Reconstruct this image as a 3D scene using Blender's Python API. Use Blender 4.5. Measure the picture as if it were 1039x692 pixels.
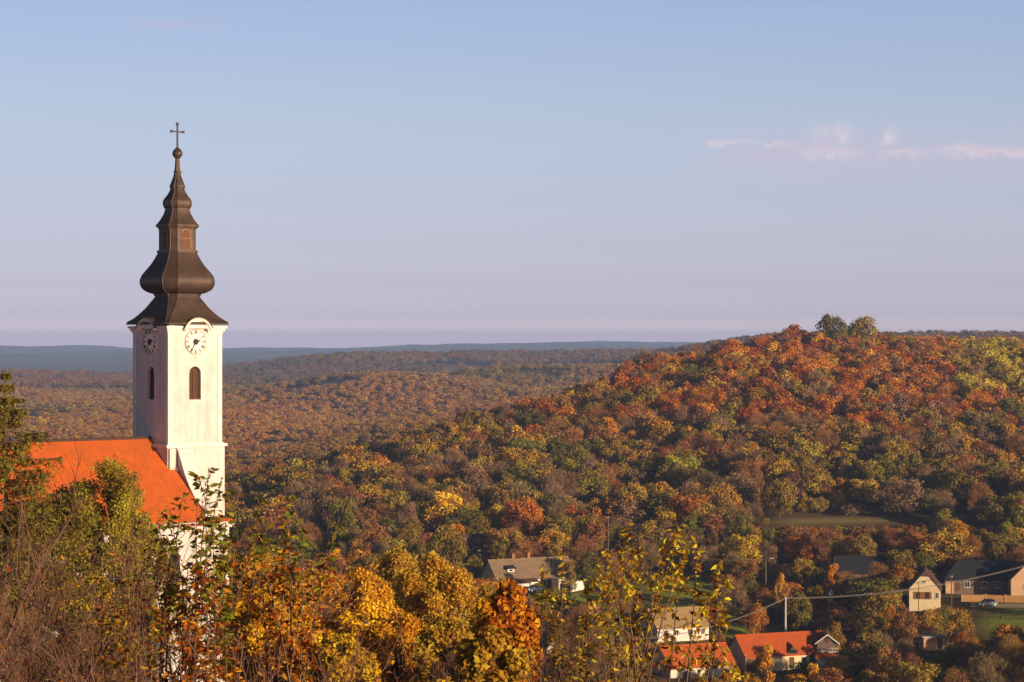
import bpy, bmesh, math, random
import numpy as np
from mathutils import Vector, Matrix, Euler

R = math.radians
rng = np.random.default_rng(11)
random.seed(5)
SC = bpy.context.scene
COL = SC.collection
for _o in list(bpy.data.objects):
    bpy.data.objects.remove(_o, do_unlink=True)

# ------------------------------------------------------------------ camera, light, sky, exposure
H = 100.0            # height of the viewpoint
F = 2400.0           # focal length in photo pixels (photo 1039 wide)
CX, CY = 519.5, 346.0
cam = bpy.data.cameras.new('camera')
cam_o = bpy.data.objects.new('camera', cam); COL.objects.link(cam_o)
cam.sensor_width = 36.0
cam.lens = 36.0 * F / 1039.0
cam_o.location = (0, 0, H); cam_o.rotation_euler = (R(90), 0, 0)
cam.clip_start = 0.5; cam.clip_end = 60000
SC.camera = cam_o

SUN_EL, SUN_AZ = R(10.5), R(132.0)     # azimuth clockwise from the view direction (+Y)
sdir = Vector((math.cos(SUN_EL) * math.sin(SUN_AZ), math.cos(SUN_EL) * math.cos(SUN_AZ), math.sin(SUN_EL)))
sl = bpy.data.lights.new('sun', 'SUN'); sl.energy = 5.0; sl.angle = R(0.5); sl.color = (1.0, 0.76, 0.48)
sun_o = bpy.data.objects.new('sun', sl); COL.objects.link(sun_o)
sun_o.rotation_euler = sdir.to_track_quat('Z', 'Y').to_euler(); sun_o.location = sdir * 300 + Vector((0, 200, H))

def N(nt, t, **kw):
    n = nt.nodes.new(t)
    for k, v in kw.items():
        setattr(n, k, v)
    return n
def math_n(nt, op, a, b=None, c=None, clamp=False):
    n = nt.nodes.new('ShaderNodeMath'); n.operation = op; n.use_clamp = clamp
    for i, v in enumerate((a, b, c)):
        if v is None: continue
        if isinstance(v, (int, float)): n.inputs[i].default_value = v
        else: nt.links.new(v, n.inputs[i])
    return n.outputs[0]
def mixc(nt, fac, a, b, mode='MIX'):
    n = nt.nodes.new('ShaderNodeMix'); n.data_type = 'RGBA'; n.blend_type = mode
    for i, v in ((0, fac), (6, a), (7, b)):
        if isinstance(v, (int, float)): n.inputs[i].default_value = v
        elif isinstance(v, tuple): n.inputs[i].default_value = (*v, 1) if len(v) == 3 else v
        else: nt.links.new(v, n.inputs[i])
    return n.outputs[2]
def ramp(nt, fac, stops, interp='LINEAR'):
    n = nt.nodes.new('ShaderNodeValToRGB'); n.color_ramp.interpolation = interp
    el = n.color_ramp.elements
    while len(el) > 1: el.remove(el[0])
    el[0].position = stops[0][0]; el[0].color = (*stops[0][1], 1)
    for p, c in stops[1:]:
        e = el.new(p); e.color = (*c, 1)
    nt.links.new(fac, n.inputs[0])
    return n.outputs[0]

W = bpy.data.worlds.new('World'); SC.world = W; W.use_nodes = True
wt = W.node_tree; wt.nodes.clear()
sky = N(wt, 'ShaderNodeTexSky', sky_type='NISHITA', sun_disc=False, sun_elevation=SUN_EL, sun_rotation=SUN_AZ,
        altitude=200, air_density=1.0, dust_density=1.2, ozone_density=2.0)
tc = N(wt, 'ShaderNodeTexCoord'); sp = N(wt, 'ShaderNodeSeparateXYZ'); wt.links.new(tc.outputs['Generated'], sp.inputs[0])
ys = math_n(wt, 'MAXIMUM', sp.outputs[1], 0.02)
cu = math_n(wt, 'DIVIDE', sp.outputs[0], ys); cv = math_n(wt, 'DIVIDE', sp.outputs[2], ys)
elev = math_n(wt, 'MULTIPLY', sp.outputs[2], 2.0, clamp=True)
SKYG = [(0.00125, (4.674, 3.659, 6.818)), (0.0046, (3.501, 3.068, 5.437)), (0.0108, (2.003, 1.931, 3.659)), (0.0233, (1.48, 1.446, 2.799)), (0.04, (1.331, 1.231, 2.11)), (0.0608, (1.3, 1.147, 1.718)), (0.0983, (1.33, 1.152, 1.474)), (0.1192, (1.332, 1.13, 1.448)), (0.14, (1.31, 1.136, 1.44)), (0.2, (0.9, 0.82, 1.0)), (0.32, (0.45, 0.41, 0.44)), (0.48, (0.28, 0.25, 0.26))]
grade = ramp(wt, elev, [(z_ * 2, tuple(c_ / 2 for c_ in g_)) for z_, g_ in SKYG])
grade = mixc(wt, 1.0, grade, (2.0, 2.0, 2.0), 'MULTIPLY')
skyc = mixc(wt, 1.0, sky.outputs[0], grade, 'MULTIPLY')
evn = math_n(wt, 'MULTIPLY_ADD', math_n(wt, 'MINIMUM', math_n(wt, 'MAXIMUM', cu, -0.3), 0.3), 0.35, 1.0)
skyc = mixc(wt, 1.0, skyc, evn, 'MULTIPLY')
# a thin evening bank with three small puffs, and a faint streak
def band(x, c, w):     # smooth bump round c
    d = math_n(wt, 'DIVIDE', math_n(wt, 'SUBTRACT', x, c), w)
    return math_n(wt, 'POWER', 2.718, math_n(wt, 'MULTIPLY', math_n(wt, 'MULTIPLY', d, d), -1.0))
cmb = N(wt, 'ShaderNodeCombineXYZ'); wt.links.new(cu, cmb.inputs[0]); wt.links.new(math_n(wt, 'MULTIPLY', cv, 6.0), cmb.inputs[1])
nz = N(wt, 'ShaderNodeTexNoise'); nz.inputs['Scale'].default_value = 26; nz.inputs['Detail'].default_value = 5
wt.links.new(cmb.outputs[0], nz.inputs['Vector'])
cmb2 = N(wt, 'ShaderNodeCombineXYZ'); wt.links.new(cu, cmb2.inputs[0]); wt.links.new(cv, cmb2.inputs[1])
nz2 = N(wt, 'ShaderNodeTexNoise'); nz2.inputs['Scale'].default_value = 210; nz2.inputs['Detail'].default_value = 5
wt.links.new(cmb2.outputs[0], nz2.inputs['Vector'])
wob = math_n(wt, 'MULTIPLY', math_n(wt, 'SUBTRACT', nz2.outputs['Fac'], 0.5), 0.0075)
cvw = math_n(wt, 'ADD', cv, wob); cuw = math_n(wt, 'ADD', cu, wob)
bankx = math_n(wt, 'MULTIPLY', math_n(wt, 'SMOOTHSTEP' if False else 'MULTIPLY_ADD', cu, 25.0, -1.7, clamp=True), 1.0)
bank = math_n(wt, 'MULTIPLY', math_n(wt, 'MULTIPLY', band(cvw, 0.0785, 0.0105), bankx), math_n(wt, 'MULTIPLY_ADD', nz.outputs['Fac'], 1.7, -0.15, clamp=True))
lowb = math_n(wt, 'MULTIPLY', math_n(wt, 'MULTIPLY', band(cvw, 0.048, 0.004), math_n(wt, 'MULTIPLY_ADD', cu, 25.0, -3.9, clamp=True)), 0.35)
strk = math_n(wt, 'MULTIPLY', math_n(wt, 'MULTIPLY', band(cvw, 0.134, 0.002), band(cu, -0.144, 0.022)), 0.4)
puff = None
for (pu, pv, wu, wv) in ((0.1305, 0.0880, 0.0036, 0.0034), (0.1400, 0.0882, 0.0040, 0.0044), (0.1600, 0.0868, 0.0034, 0.0036), (0.134, 0.0795, 0.012, 0.0026), (0.095, 0.0840, 0.010, 0.0012), (0.085, 0.0838, 0.004, .0016), (0.112, .0832, .006, .0012), (0.165, .0795, .010, .0016), (0.205, 0.0800, 0.022, 0.0018), (0.19, .0815, .008, .0016)):
    b = math_n(wt, 'MULTIPLY', band(cuw, pu, wu), band(cvw, pv, wv))
    puff = b if puff is None else math_n(wt, 'MAXIMUM', puff, b)
puff = math_n(wt, 'MULTIPLY', math_n(wt, 'MULTIPLY', puff, math_n(wt, 'MULTIPLY_ADD', nz2.outputs['Fac'], 2.4, -0.45, clamp=True)), 0.68)
skyc = mixc(wt, math_n(wt, 'MULTIPLY', math_n(wt, 'MAXIMUM', bank, lowb), 0.9), skyc, (4.7, 4.3, 5.4))
skyc = mixc(wt, strk, skyc, (4.6, 4.0, 5.4))
skyc = mixc(wt, puff, skyc, (6.4, 5.4, 5.7))
bg = N(wt, 'ShaderNodeBackground'); bg.inputs[1].default_value = 0.095
wt.links.new(skyc, bg.inputs[0]); wo = N(wt, 'ShaderNodeOutputWorld'); wt.links.new(bg.outputs[0], wo.inputs[0])

SC.view_settings.view_transform = 'Standard'; SC.view_settings.look = 'None'
SC.view_settings.gamma = 1.0; SC.view_settings.exposure = 0.36; SC.view_settings.use_curve_mapping = False
SC.render.engine = 'CYCLES'
SC.cycles.max_bounces = 5; SC.cycles.diffuse_bounces = 3; SC.cycles.volume_bounces = 0; SC.cycles.transmission_bounces = 2
SC.cycles.transparent_max_bounces = 6

# ------------------------------------------------------------------ helpers
def px2w(px, py, d):
    return Vector(((px - CX) / F * d, d, H - (py - CY) / F * d))
def w2px(x, y, z):
    return CX + F * x / y, CY + F * (H - z) / y

def mat(name, col, rough=0.8, noise=0.0, scale=4.0, col2=None, bump=0.0, metal=0.0, spec=0.3, detail=6):
    m = bpy.data.materials.new(name); m.use_nodes = True
    nt = m.node_tree; p = nt.nodes['Principled BSDF']
    p.inputs['Roughness'].default_value = rough; p.inputs['Metallic'].default_value = metal
    p.inputs['Specular IOR Level'].default_value = spec
    p.inputs['Base Color'].default_value = (*col, 1)
    if noise or col2:
        t = N(nt, 'ShaderNodeTexCoord'); n = N(nt, 'ShaderNodeTexNoise')
        n.inputs['Scale'].default_value = scale; n.inputs['Detail'].default_value = detail; n.inputs['Roughness'].default_value = 0.65
        nt.links.new(t.outputs['Object'], n.inputs['Vector'])
        c2 = col2 if col2 else tuple(c * (1 - noise) for c in col)
        f = math_n(nt, 'MULTIPLY_ADD', n.outputs['Fac'], 2.4, -0.7, clamp=True)
        c = mixc(nt, f, tuple(col), tuple(c2))
        nt.links.new(c, p.inputs['Base Color'])
        if bump:
            b = N(nt, 'ShaderNodeBump'); b.inputs['Strength'].default_value = bump; b.inputs['Distance'].default_value = 0.05
            nt.links.new(n.outputs['Fac'], b.inputs['Height']); nt.links.new(b.outputs[0], p.inputs['Normal'])
    return m

def tile_mat(name, ca, cb, cc, row=0.33, colw=0.24, dirt=(0.12, 0.05, 0.03), dirtamt=0.5):
    """roof tiles: rows and columns along the mesh UVs (metres)"""
    m = bpy.data.materials.new(name); m.use_nodes = True
    nt = m.node_tree; p = nt.nodes['Principled BSDF']; p.inputs['Roughness'].default_value = 0.85; p.inputs['Specular IOR Level'].default_value = 0.2
    uv = N(nt, 'ShaderNodeUVMap'); uv.uv_map = 'UVMap'
    br = N(nt, 'ShaderNodeTexBrick'); br.inputs['Scale'].default_value = 1.0
    br.inputs['Brick Width'].default_value = colw; br.inputs['Row Height'].default_value = row
    br.inputs['Mortar Size'].default_value = 0.018; br.inputs['Color1'].default_value = (*ca, 1); br.inputs['Color2'].default_value = (*cb, 1)
    br.inputs['Mortar'].default_value = (*cc, 1)
    nt.links.new(uv.outputs[0], br.inputs['Vector'])
    n = N(nt, 'ShaderNodeTexNoise'); n.inputs['Scale'].default_value = 0.55; n.inputs['Detail'].default_value = 8; n.inputs['Roughness'].default_value = 0.7
    nt.links.new(uv.outputs[0], n.inputs['Vector'])
    f = math_n(nt, 'MULTIPLY_ADD', n.outputs['Fac'], 3.2 * dirtamt, -1.25 * dirtamt, clamp=True)
    c = mixc(nt, f, br.outputs['Color'], dirt)
    nt.links.new(c, p.inputs['Base Color'])
    w = N(nt, 'ShaderNodeTexWave'); w.bands_direction = 'Y'; w.wave_profile = 'SAW'; w.inputs['Scale'].default_value = 1 / row / 6.283 * 3.1416 / 1.571
    b = N(nt, 'ShaderNodeBump'); b.inputs['Strength'].default_value = 0.6; b.inputs['Distance'].default_value = 0.04
    nt.links.new(br.outputs['Fac'], b.inputs['Height']); b.invert = True; nt.links.new(b.outputs[0], p.inputs['Normal'])
    return m

def tag(o, label=None, cat=None, group=None, kind=None):
    if label: o['label'] = label
    if cat: o['category'] = cat
    if group: o['group'] = group
    if kind: o['kind'] = kind
    return o
def empty(name, loc=(0, 0, 0), rz=0.0, parent=None):
    o = bpy.data.objects.new(name, None); o.empty_display_size = 0.3
    o.location = loc; o.rotation_euler = (0, 0, rz); COL.objects.link(o)
    if parent: o.parent = parent
    return o

class MB:
    """collects vertices and faces for ONE mesh object"""
    def __init__(s): s.v = []; s.f = []; s.mi = []; s.uv = {}
    def add(s, vs, fs, mi=0):
        o = len(s.v); s.v += [tuple(v) for v in vs]
        for f in fs: s.f.append([i + o for i in f]); s.mi.append(mi)
        return s
    def box(s, x0, x1, y0, y1, z0, z1, M=None, mi=0):
        vs = [Vector((x, y, z)) for z in (z0, z1) for (x, y) in ((x0, y0), (x1, y0), (x1, y1), (x0, y1))]
        if M is not None: vs = [M @ v for v in vs]
        return s.add(vs, [(3, 2, 1, 0), (4, 5, 6, 7), (0, 1, 5, 4), (1, 2, 6, 5), (2, 3, 7, 6), (3, 0, 4, 7)], mi)
    def prism(s, poly, M0, M1, mi=0):
        """closed polygon (list of 3-vectors funcs) given as two equal loops"""
        n = len(M0); s.add(list(M0) + list(M1), [tuple(range(n - 1, -1, -1)), tuple(range(n, 2 * n))] + [(i, (i + 1) % n, n + (i + 1) % n, n + i) for i in range(n)], mi)
        return s
    def rings(s, rings, cap0=True, cap1=True, mi=0):
        n = len(rings[0]); o = len(s.v)
        for r in rings: s.v += [tuple(v) for v in r]
        for k in range(len(rings) - 1):
            for i in range(n):
                a = o + k * n + i; b = o + k * n + (i + 1) % n
                s.f.append([a, b, b + n, a + n]); s.mi.append(mi)
        if cap0: s.f.append([o + i for i in range(n - 1, -1, -1)]); s.mi.append(mi)
        if cap1: s.f.append([o + (len(rings) - 1) * n + i for i in range(n)]); s.mi.append(mi)
        return s
    def tube(s, pts, rad, sides=5, mi=0):
        pts = [Vector(p) for p in pts]; rs = []
        for i, p in enumerate(pts):
            t = (pts[min(i + 1, len(pts) - 1)] - pts[max(i - 1, 0)]).normalized()
            a = t.orthogonal().normalized() if abs(t.z) > 0.9 else t.cross(Vector((0, 0, 1))).normalized()
            b = t.cross(a); r = rad[i] if hasattr(rad, '__len__') else rad
            rs.append([p + (a * math.cos(k * 2 * math.pi / sides) + b * math.sin(k * 2 * math.pi / sides)) * r for k in range(sides)])
        return s.rings(rs, mi=mi)
    def build(s, name, mats, parent=None, smooth=False, loc=None, uvproj=False):
        me = bpy.data.meshes.new(name); me.from_pydata(s.v, [], s.f); me.update()
        if not isinstance(mats, (list, tuple)): mats = [mats]
        for m in mats: me.materials.append(m)
        if len(mats) > 1: me.polygons.foreach_set('material_index', s.mi)
        if uvproj: slope_uv(me)
        bm = bmesh.new(); bm.from_mesh(me); bmesh.ops.recalc_face_normals(bm, faces=bm.faces); bm.to_mesh(me); bm.free()
        if smooth: me.polygons.foreach_set('use_smooth', [True] * len(me.polygons))
        o = bpy.data.objects.new(name, me); COL.objects.link(o)
        if parent: o.parent = parent
        if loc is not None: o.location = loc
        return o
def slope_uv(me):
    uv = me.uv_layers.new(name='UVMap')
    for p in me.polygons:
        n = p.normal; h = Vector((-n.y, n.x, 0))
        h = h.normalized() if h.length > 1e-4 else Vector((1, 0, 0))
        t = n.cross(h)
        for li in p.loop_indices:
            c = me.vertices[me.loops[li].vertex_index].co
            uv.data[li].uv = (c.dot(h), c.dot(t))

def pydata_fast(name, V, Fq, mats, fl=None, col=None, mi=None, smooth=False):
    """V (n,3), Fq (m,k) arrays -> mesh; fl float attr 'lv' per vertex; col colour attr per vertex"""
    me = bpy.data.meshes.new(name); n, (m, k) = len(V), Fq.shape
    me.vertices.add(n); me.vertices.foreach_set('co', V.astype(np.float32).ravel())
    me.loops.add(m * k); me.loops.foreach_set('vertex_index', Fq.astype(np.int32).ravel())
    me.polygons.add(m); me.polygons.foreach_set('loop_start', np.arange(m, dtype=np.int32) * k)
    if mi is not None: me.polygons.foreach_set('material_index', mi.astype(np.int32))
    if smooth: me.polygons.foreach_set('use_smooth', np.ones(m, dtype=bool))
    me.update(calc_edges=True)
    for mm in mats: me.materials.append(mm)
    if fl is not None:
        a = me.attributes.new('lv', 'FLOAT', 'POINT'); a.data.foreach_set('value', fl.astype(np.float32))
    if col is not None:
        a = me.attributes.new('leafcol', 'FLOAT_COLOR', 'POINT')
        a.data.foreach_set('color', np.concatenate([col, np.ones((len(col), 1))], 1).astype(np.float32).ravel())
    return me

# ------------------------------------------------------------------ terrain (a real height field)
TC = np.array([-200, 150, 350, 500, 650, 800, 950, 1150], float)
TD = np.array([0, 10, 20, 40, 80, 130, 195, 300, 400, 455, 505, 560, 620, 700, 780, 860, 940, 1050, 1250, 1450, 1800, 2300, 2800, 3300, 3900, 4600, 6500, 9000, 12000, 14000, 22000], float)
near = [1.7, 2.9, 5.2, 11, 21, 26]
cols = [
 near + [27.5, 34, 45, 50, 54, 57, 57, 57, 62, 72, 80, 84, 74, 66, 56, 46, 62, 66, 62, 74, 80, 48, 14, 60, 150],
 near + [27.5, 34, 45, 50, 54, 57, 57, 57, 62, 72, 80, 84, 74, 66, 56, 46, 62, 66, 60, 74, 80, 48, 16, 60, 150],
 near + [30, 42, 52, 55, 54, 52, 48, 46, 56, 72, 82, 86, 73, 64, 55, 45, 58, 56, 28, 50, 80, 44, 26, 70, 150],
 near + [36, 50, 58, 60, 55, 52, 47, 39, 37, 54, 70, 80, 68, 60, 52, 43, 50, 42, 28, 50, 80, 44, 17, 70, 150],
 near + [37, 52, 62, 63, 58, 53, 46, 36, 23, 14.5, 24, 44, 54, 54, 50, 42, 26, 34, 25, 50, 80, 46, 11, 70, 150],
 near + [38, 54, 64, 65.5, 60, 52, 43, 31, 18, 7, 5, 18, 35, 42, 45, 26, 2.0, 14, 40, 60, 80, 60, 40, 80, 150],
 near + [38, 54, 62, 62, 57.3, 50.5, 43, 32, 20, 10, 5, 12, 28, 38, 40, 24, 1.0, 14, 40, 60, 80, 60, 40, 80, 150],
 near + [38, 52, 58, 59, 56, 50, 43, 33, 22, 13, 8, 12, 25, 36, 40, 24, 1.5, 14, 40, 60, 80, 60, 40, 80, 150]]
TZ = np.array(cols)
for j_, d_ in enumerate(TD):
    if 690 < d_ < 950: TZ[3:, j_] += 2.6
    if d_ in (860, 940, 1050, 1250):
        TZ[2, j_] += {860: 18, 940: 26, 1050: 22, 1250: 12}[d_]; TZ[3, j_] += {860: 18, 940: 30, 1050: 26, 1250: 14}[d_]; TZ[4, j_] += {860: 2, 940: 24, 1050: 34, 1250: 18}[d_]; TZ[0:2, j_] += 8
    for c_, dd_ in ((2, {700: -3, 780: -4}), (3, {620: -1, 700: -5, 780: -7, 860: -3}), (4, {700: -1, 780: -3.5, 860: -4, 940: -3})):
        TZ[c_, j_] += dd_.get(int(d_), 0)
    if 770 < d_ < 950: TZ[6:, j_] += 3.0
    if d_ == 12000: TZ[:, j_] += 8
def _pchip_slopes(x, y):
    h = np.diff(x); d = np.diff(y) / h; m = np.zeros_like(y)
    for i in range(1, len(x) - 1):
        if d[i - 1] * d[i] > 0:
            w1, w2 = 2 * h[i] + h[i - 1], h[i] + 2 * h[i - 1]
            m[i] = (w1 + w2) / (w1 / d[i - 1] + w2 / d[i])
    m[0], m[-1] = d[0], d[-1]
    return m
TM = np.array([_pchip_slopes(TD, r) for r in TZ])
def _hash(ix, iy, s): 
    v = np.sin(ix * 127.1 + iy * 311.7 + s * 74.7) * 43758.5453
    return v - np.floor(v)
def vnoise(x, y, s=0):
    ix, iy = np.floor(x), np.floor(y); fx, fy = x - ix, y - iy
    fx = fx * fx * (3 - 2 * fx); fy = fy * fy * (3 - 2 * fy)
    return (_hash(ix, iy, s) * (1 - fx) + _hash(ix + 1, iy, s) * fx) * (1 - fy) + (_hash(ix, iy + 1, s) * (1 - fx) + _hash(ix + 1, iy + 1, s) * fx) * fy
def terrain(x, y):
    x = np.asarray(x, float); y = np.asarray(y, float)
    d = np.clip(y, 0, 21999); px = CX + F * x / np.maximum(y, 25.0)
    px = np.clip(px, -199, 1149)
    k = np.clip(np.searchsorted(TD, d, 'right') - 1, 0, len(TD) - 2)
    h = TD[k + 1] - TD[k]; t = (d - TD[k]) / h
    def colv(c):
        y0, y1, m0, m1 = TZ[c, k], TZ[c, k + 1], TM[c, k], TM[c, k + 1]
        t2, t3 = t * t, t * t * t
        return (2 * t3 - 3 * t2 + 1) * y0 + (t3 - 2 * t2 + t) * h * m0 + (-2 * t3 + 3 * t2) * y1 + (t3 - t2) * h * m1
    c = np.clip(np.searchsorted(TC, px, 'right') - 1, 0, len(TC) - 2)
    s = (px - TC[c]) / (TC[c + 1] - TC[c]); s = s * s * (3 - 2 * s) * 0.5 + s * 0.5
    drop = colv(c) * (1 - s) + colv(c + 1) * s
    amp = np.clip((y - 150) / 1500, 0, 1.0)
    bumps = (vnoise(x / 70, y / 70, 1) - .5) * 5 * amp + (vnoise(x / 260, y / 260, 2) - .5) * 14 * np.clip((y - 900) / 2500, 0, 1)
    big = (vnoise(x / 1500, y / 2600, 3) - .5) * 46 * np.clip((y - 6500) / 3000, 0, 1) + (vnoise(x / 420, y / 900, 7) - .5) * 22 * np.clip((y - 5500) / 2500, 0, 1)
    roll = (vnoise(x / 190 + .37 * y / 300, y / 300, 12) - .5) * 30 * np.clip((y - 1120) / 350, 0, 1) * np.clip((2750 - y) / 500, 0, 1)
    big = big + roll
    return H - drop + bumps + big
def tz(x, y): return float(terrain(x, y))

M = {}
def foliage_mat(name, source, rough=0.7, transl=0.28):
    """source 'object' : tint from Object colour, 'instancer' : tint attribute of the scattered point, 'leafcol': per-leaf attribute"""
    m = bpy.data.materials.new(name); m.use_nodes = True; nt = m.node_tree; nt.nodes.clear()
    out = N(nt, 'ShaderNodeOutputMaterial')
    if source == 'object':
        c = N(nt, 'ShaderNodeObjectInfo').outputs['Color']
    elif source == 'instancer':
        a = N(nt, 'ShaderNodeAttribute', attribute_type='INSTANCER', attribute_name='tint'); c = a.outputs['Color']
    else:
        a = N(nt, 'ShaderNodeAttribute', attribute_type='GEOMETRY', attribute_name='leafcol'); c = a.outputs['Color']
    lv = N(nt, 'ShaderNodeAttribute', attribute_type='GEOMETRY', attribute_name='lv').outputs['Fac']
    hsv = N(nt, 'ShaderNodeHueSaturation')
    nt.links.new(math_n(nt, 'MULTIPLY_ADD', lv, 0.075, 0.4625), hsv.inputs['Hue'])
    nt.links.new(math_n(nt, 'MULTIPLY_ADD', lv, 0.9, 0.55), hsv.inputs['Value'])
    hsv.inputs['Saturation'].default_value = 1.0
    nt.links.new(c, hsv.inputs['Color'])
    df = N(nt, 'ShaderNodeBsdfDiffuse'); tr = N(nt, 'ShaderNodeBsdfTranslucent'); mx = N(nt, 'ShaderNodeMixShader'); mx.inputs[0].default_value = transl
    nt.links.new(hsv.outputs[0], df.inputs[0]); nt.links.new(hsv.outputs[0], tr.inputs[0])
    nt.links.new(df.outputs[0], mx.inputs[1]); nt.links.new(tr.outputs[0], mx.inputs[2])
    nt.links.new(mx.outputs[0], out.inputs[0])
    return m
M['leaf_obj'] = foliage_mat('autumn foliage', 'object')
M['leaf_inst'] = foliage_mat('woodland foliage', 'instancer', transl=0.22)
M['leaf_col'] = foliage_mat('shoot leaves', 'leafcol', transl=0.38)
M['bark'] = mat('bark', (0.12, 0.085, 0.06), 0.9, 0.5, 6, bump=0.5)
M['twig'] = mat('bare twigs', (0.14, 0.058, 0.042), 0.75, 0, 2.0, col2=(0.24, 0.13, 0.085))
M['palebranch'] = mat('pale branches', (0.17, 0.105, 0.07), 0.8, 0.5, 3.0)

# ground material : leaf litter, dry grass, lawn and field masks
gm = bpy.data.materials.new('ground'); gm.use_nodes = True; nt = gm.node_tree; p = nt.nodes['Principled BSDF']
p.inputs['Roughness'].default_value = 0.95; p.inputs['Specular IOR Level'].default_value = 0.1
tcg = N(nt, 'ShaderNodeTexCoord')
n1 = N(nt, 'ShaderNodeTexNoise'); n1.inputs['Scale'].default_value = 0.05; n1.inputs['Detail'].default_value = 10; n1.inputs['Roughness'].default_value = 0.7; nt.links.new(tcg.outputs['Object'], n1.inputs['Vector'])
n2 = N(nt, 'ShaderNodeTexNoise'); n2.inputs['Scale'].default_value = 0.9; n2.inputs['Detail'].default_value = 8; nt.links.new(tcg.outputs['Object'], n2.inputs['Vector'])
base = ramp(nt, n1.outputs['Fac'], [(0.3, (0.075, 0.048, 0.022)), (0.5, (0.12, 0.075, 0.03)), (0.7, (0.10, 0.085, 0.03))])
gr = N(nt, 'ShaderNodeAttribute', attribute_name='lawn'); fi = N(nt, 'ShaderNodeAttribute', attribute_name='field')
lawnc = mixc(nt, n2.outputs['Fac'], (0.17, 0.24, 0.025), (0.33, 0.34, 0.055))
fieldc = mixc(nt, n1.outputs['Fac'], (0.34, 0.21, 0.10), (0.22, 0.17, 0.065))
c = mixc(nt, fi.outputs['Fac'], base, fieldc); c = mixc(nt, gr.outputs['Fac'], c, lawnc)
nt.links.new(c, p.inputs['Base Color'])
bp = N(nt, 'ShaderNodeBump'); bp.inputs['Strength'].default_value = 0.5; bp.inputs['Distance'].default_value = 0.4
nt.links.new(n2.outputs['Fac'], bp.inputs['Height']); nt.links.new(bp.outputs[0], p.inputs['Normal'])

def ell(px, d, c, rx, rd):
    return np.clip(1.6 - 1.6 * np.sqrt(((px - c[0]) / rx) ** 2 + ((d - c[1]) / rd) ** 2), 0, 1)
LAWNS = [((690, 528), 55, 20), ((770, 492), 45, 12), ((1030, 489), 46, 17), ((600, 512), 40, 12), ((850, 597), 95, 4.2), ((690, 508), 30, 12)]
def lawn_mask(px, d):
    m = np.zeros_like(px)
    for c, rx, rd in LAWNS: m = np.maximum(m, ell(px, d, c, rx, rd))
    return m
def field_mask(px, d):
    return np.maximum(np.maximum(ell(px, d, (575, 3120), 135, 520), ell(px, d, (455, 3450), 70, 200)), np.maximum(np.maximum(np.maximum(ell(px, d, (90, 1950), 75, 75), ell(px, d, (310, 2080), 60, 50)), np.maximum(ell(px, d, (430, 1620), 50, 40), ell(px, d, (265, 1480), 45, 30))), ell(px, d, (850, 598), 95, 4.5)))
rows = np.concatenate([np.linspace(-30, 60, 30), np.linspace(66, 300, 40), np.linspace(305, 1100, 150), np.geomspace(1115, 13200, 100)])
us = np.concatenate([np.linspace(-1.2, -0.32, 22), np.linspace(-0.30, 0.30, 170), np.linspace(0.32, 1.2, 22)])
UU, YY = np.meshgrid(us, rows); XX = UU * (YY + 40)
ZZ = terrain(XX, YY); nr, ncl = XX.shape
V = np.stack([XX, YY, ZZ], -1).reshape(-1, 3)
I = np.arange(nr * ncl).reshape(nr, ncl)
Fq = np.stack([I[:-1, :-1], I[:-1, 1:], I[1:, 1:], I[1:, :-1]], -1).reshape(-1, 4)
me = pydata_fast('hillside_ground', V, Fq, [gm], smooth=True)
PX = CX + F * V[:, 0] / np.maximum(V[:, 1], 25)
for nm, msk in (('lawn', np.where((V[:, 1] > 580), .3, 1.0) * lawn_mask(PX, V[:, 1])), ('field', field_mask(PX, V[:, 1]))):
    a = me.attributes.new(nm, 'FLOAT', 'POINT'); a.data.foreach_set('value', msk.astype(np.float32))
ground = bpy.data.objects.new('ground', me); COL.objects.link(ground); tag(ground, kind='structure')

# haze : the evening air, one closed box round everything
hz = MB(); hz.box(-17000, 17000, -150, 13400, H - 190, H + 45)
hm = bpy.data.materials.new('haze'); hm.use_nodes = True; nt = hm.node_tree; nt.nodes.clear()
pv = N(nt, 'ShaderNodeVolumePrincipled'); pv.inputs['Color'].default_value = (0.36, 0.55, 1.0, 1); pv.inputs['Density'].default_value = 0.000105; pv.inputs['Anisotropy'].default_value = -0.05
ho = N(nt, 'ShaderNodeOutputMaterial'); nt.links.new(pv.outputs[0], ho.inputs['Volume'])
hazeo = hz.build('haze', hm); tag(hazeo, kind='stuff')

# ------------------------------------------------------------------ materials for buildings
M['plaster'] = mat('church plaster', (0.59, 0.57, 0.55), 0.9, 0, 0.9, col2=(0.48, 0.44, 0.42), bump=0.15, detail=10)
_nt = M['plaster'].node_tree; _p = _nt.nodes['Principled BSDF']; _src = _p.inputs['Base Color'].links[0].from_socket
_tc = N(_nt, 'ShaderNodeTexCoord'); _mp = N(_nt, 'ShaderNodeMapping'); _mp.inputs['Scale'].default_value = (2.6, 2.6, .16); _nt.links.new(_tc.outputs['Object'], _mp.inputs[0])
_nz = N(_nt, 'ShaderNodeTexNoise'); _nz.inputs['Scale'].default_value = 1.0; _nz.inputs['Detail'].default_value = 7; _nz.inputs['Roughness'].default_value = .7; _nt.links.new(_mp.outputs[0], _nz.inputs['Vector'])
_st = math_n(_nt, 'MULTIPLY_ADD', _nz.outputs['Fac'], 3.4, -1.75, clamp=True)
_nt.links.new(mixc(_nt, math_n(_nt, 'MULTIPLY', _st, .75), _src, (0.30, 0.25, 0.23)), _p.inputs['Base Color'])
M['trim'] = mat('church trim', (0.70, 0.68, 0.65), 0.85, 0, 1.4, col2=(0.55, 0.50, 0.47))
M['greystone'] = mat('weathered ledge', (0.45, 0.41, 0.38), 0.9, 0.3, 3.0)
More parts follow.
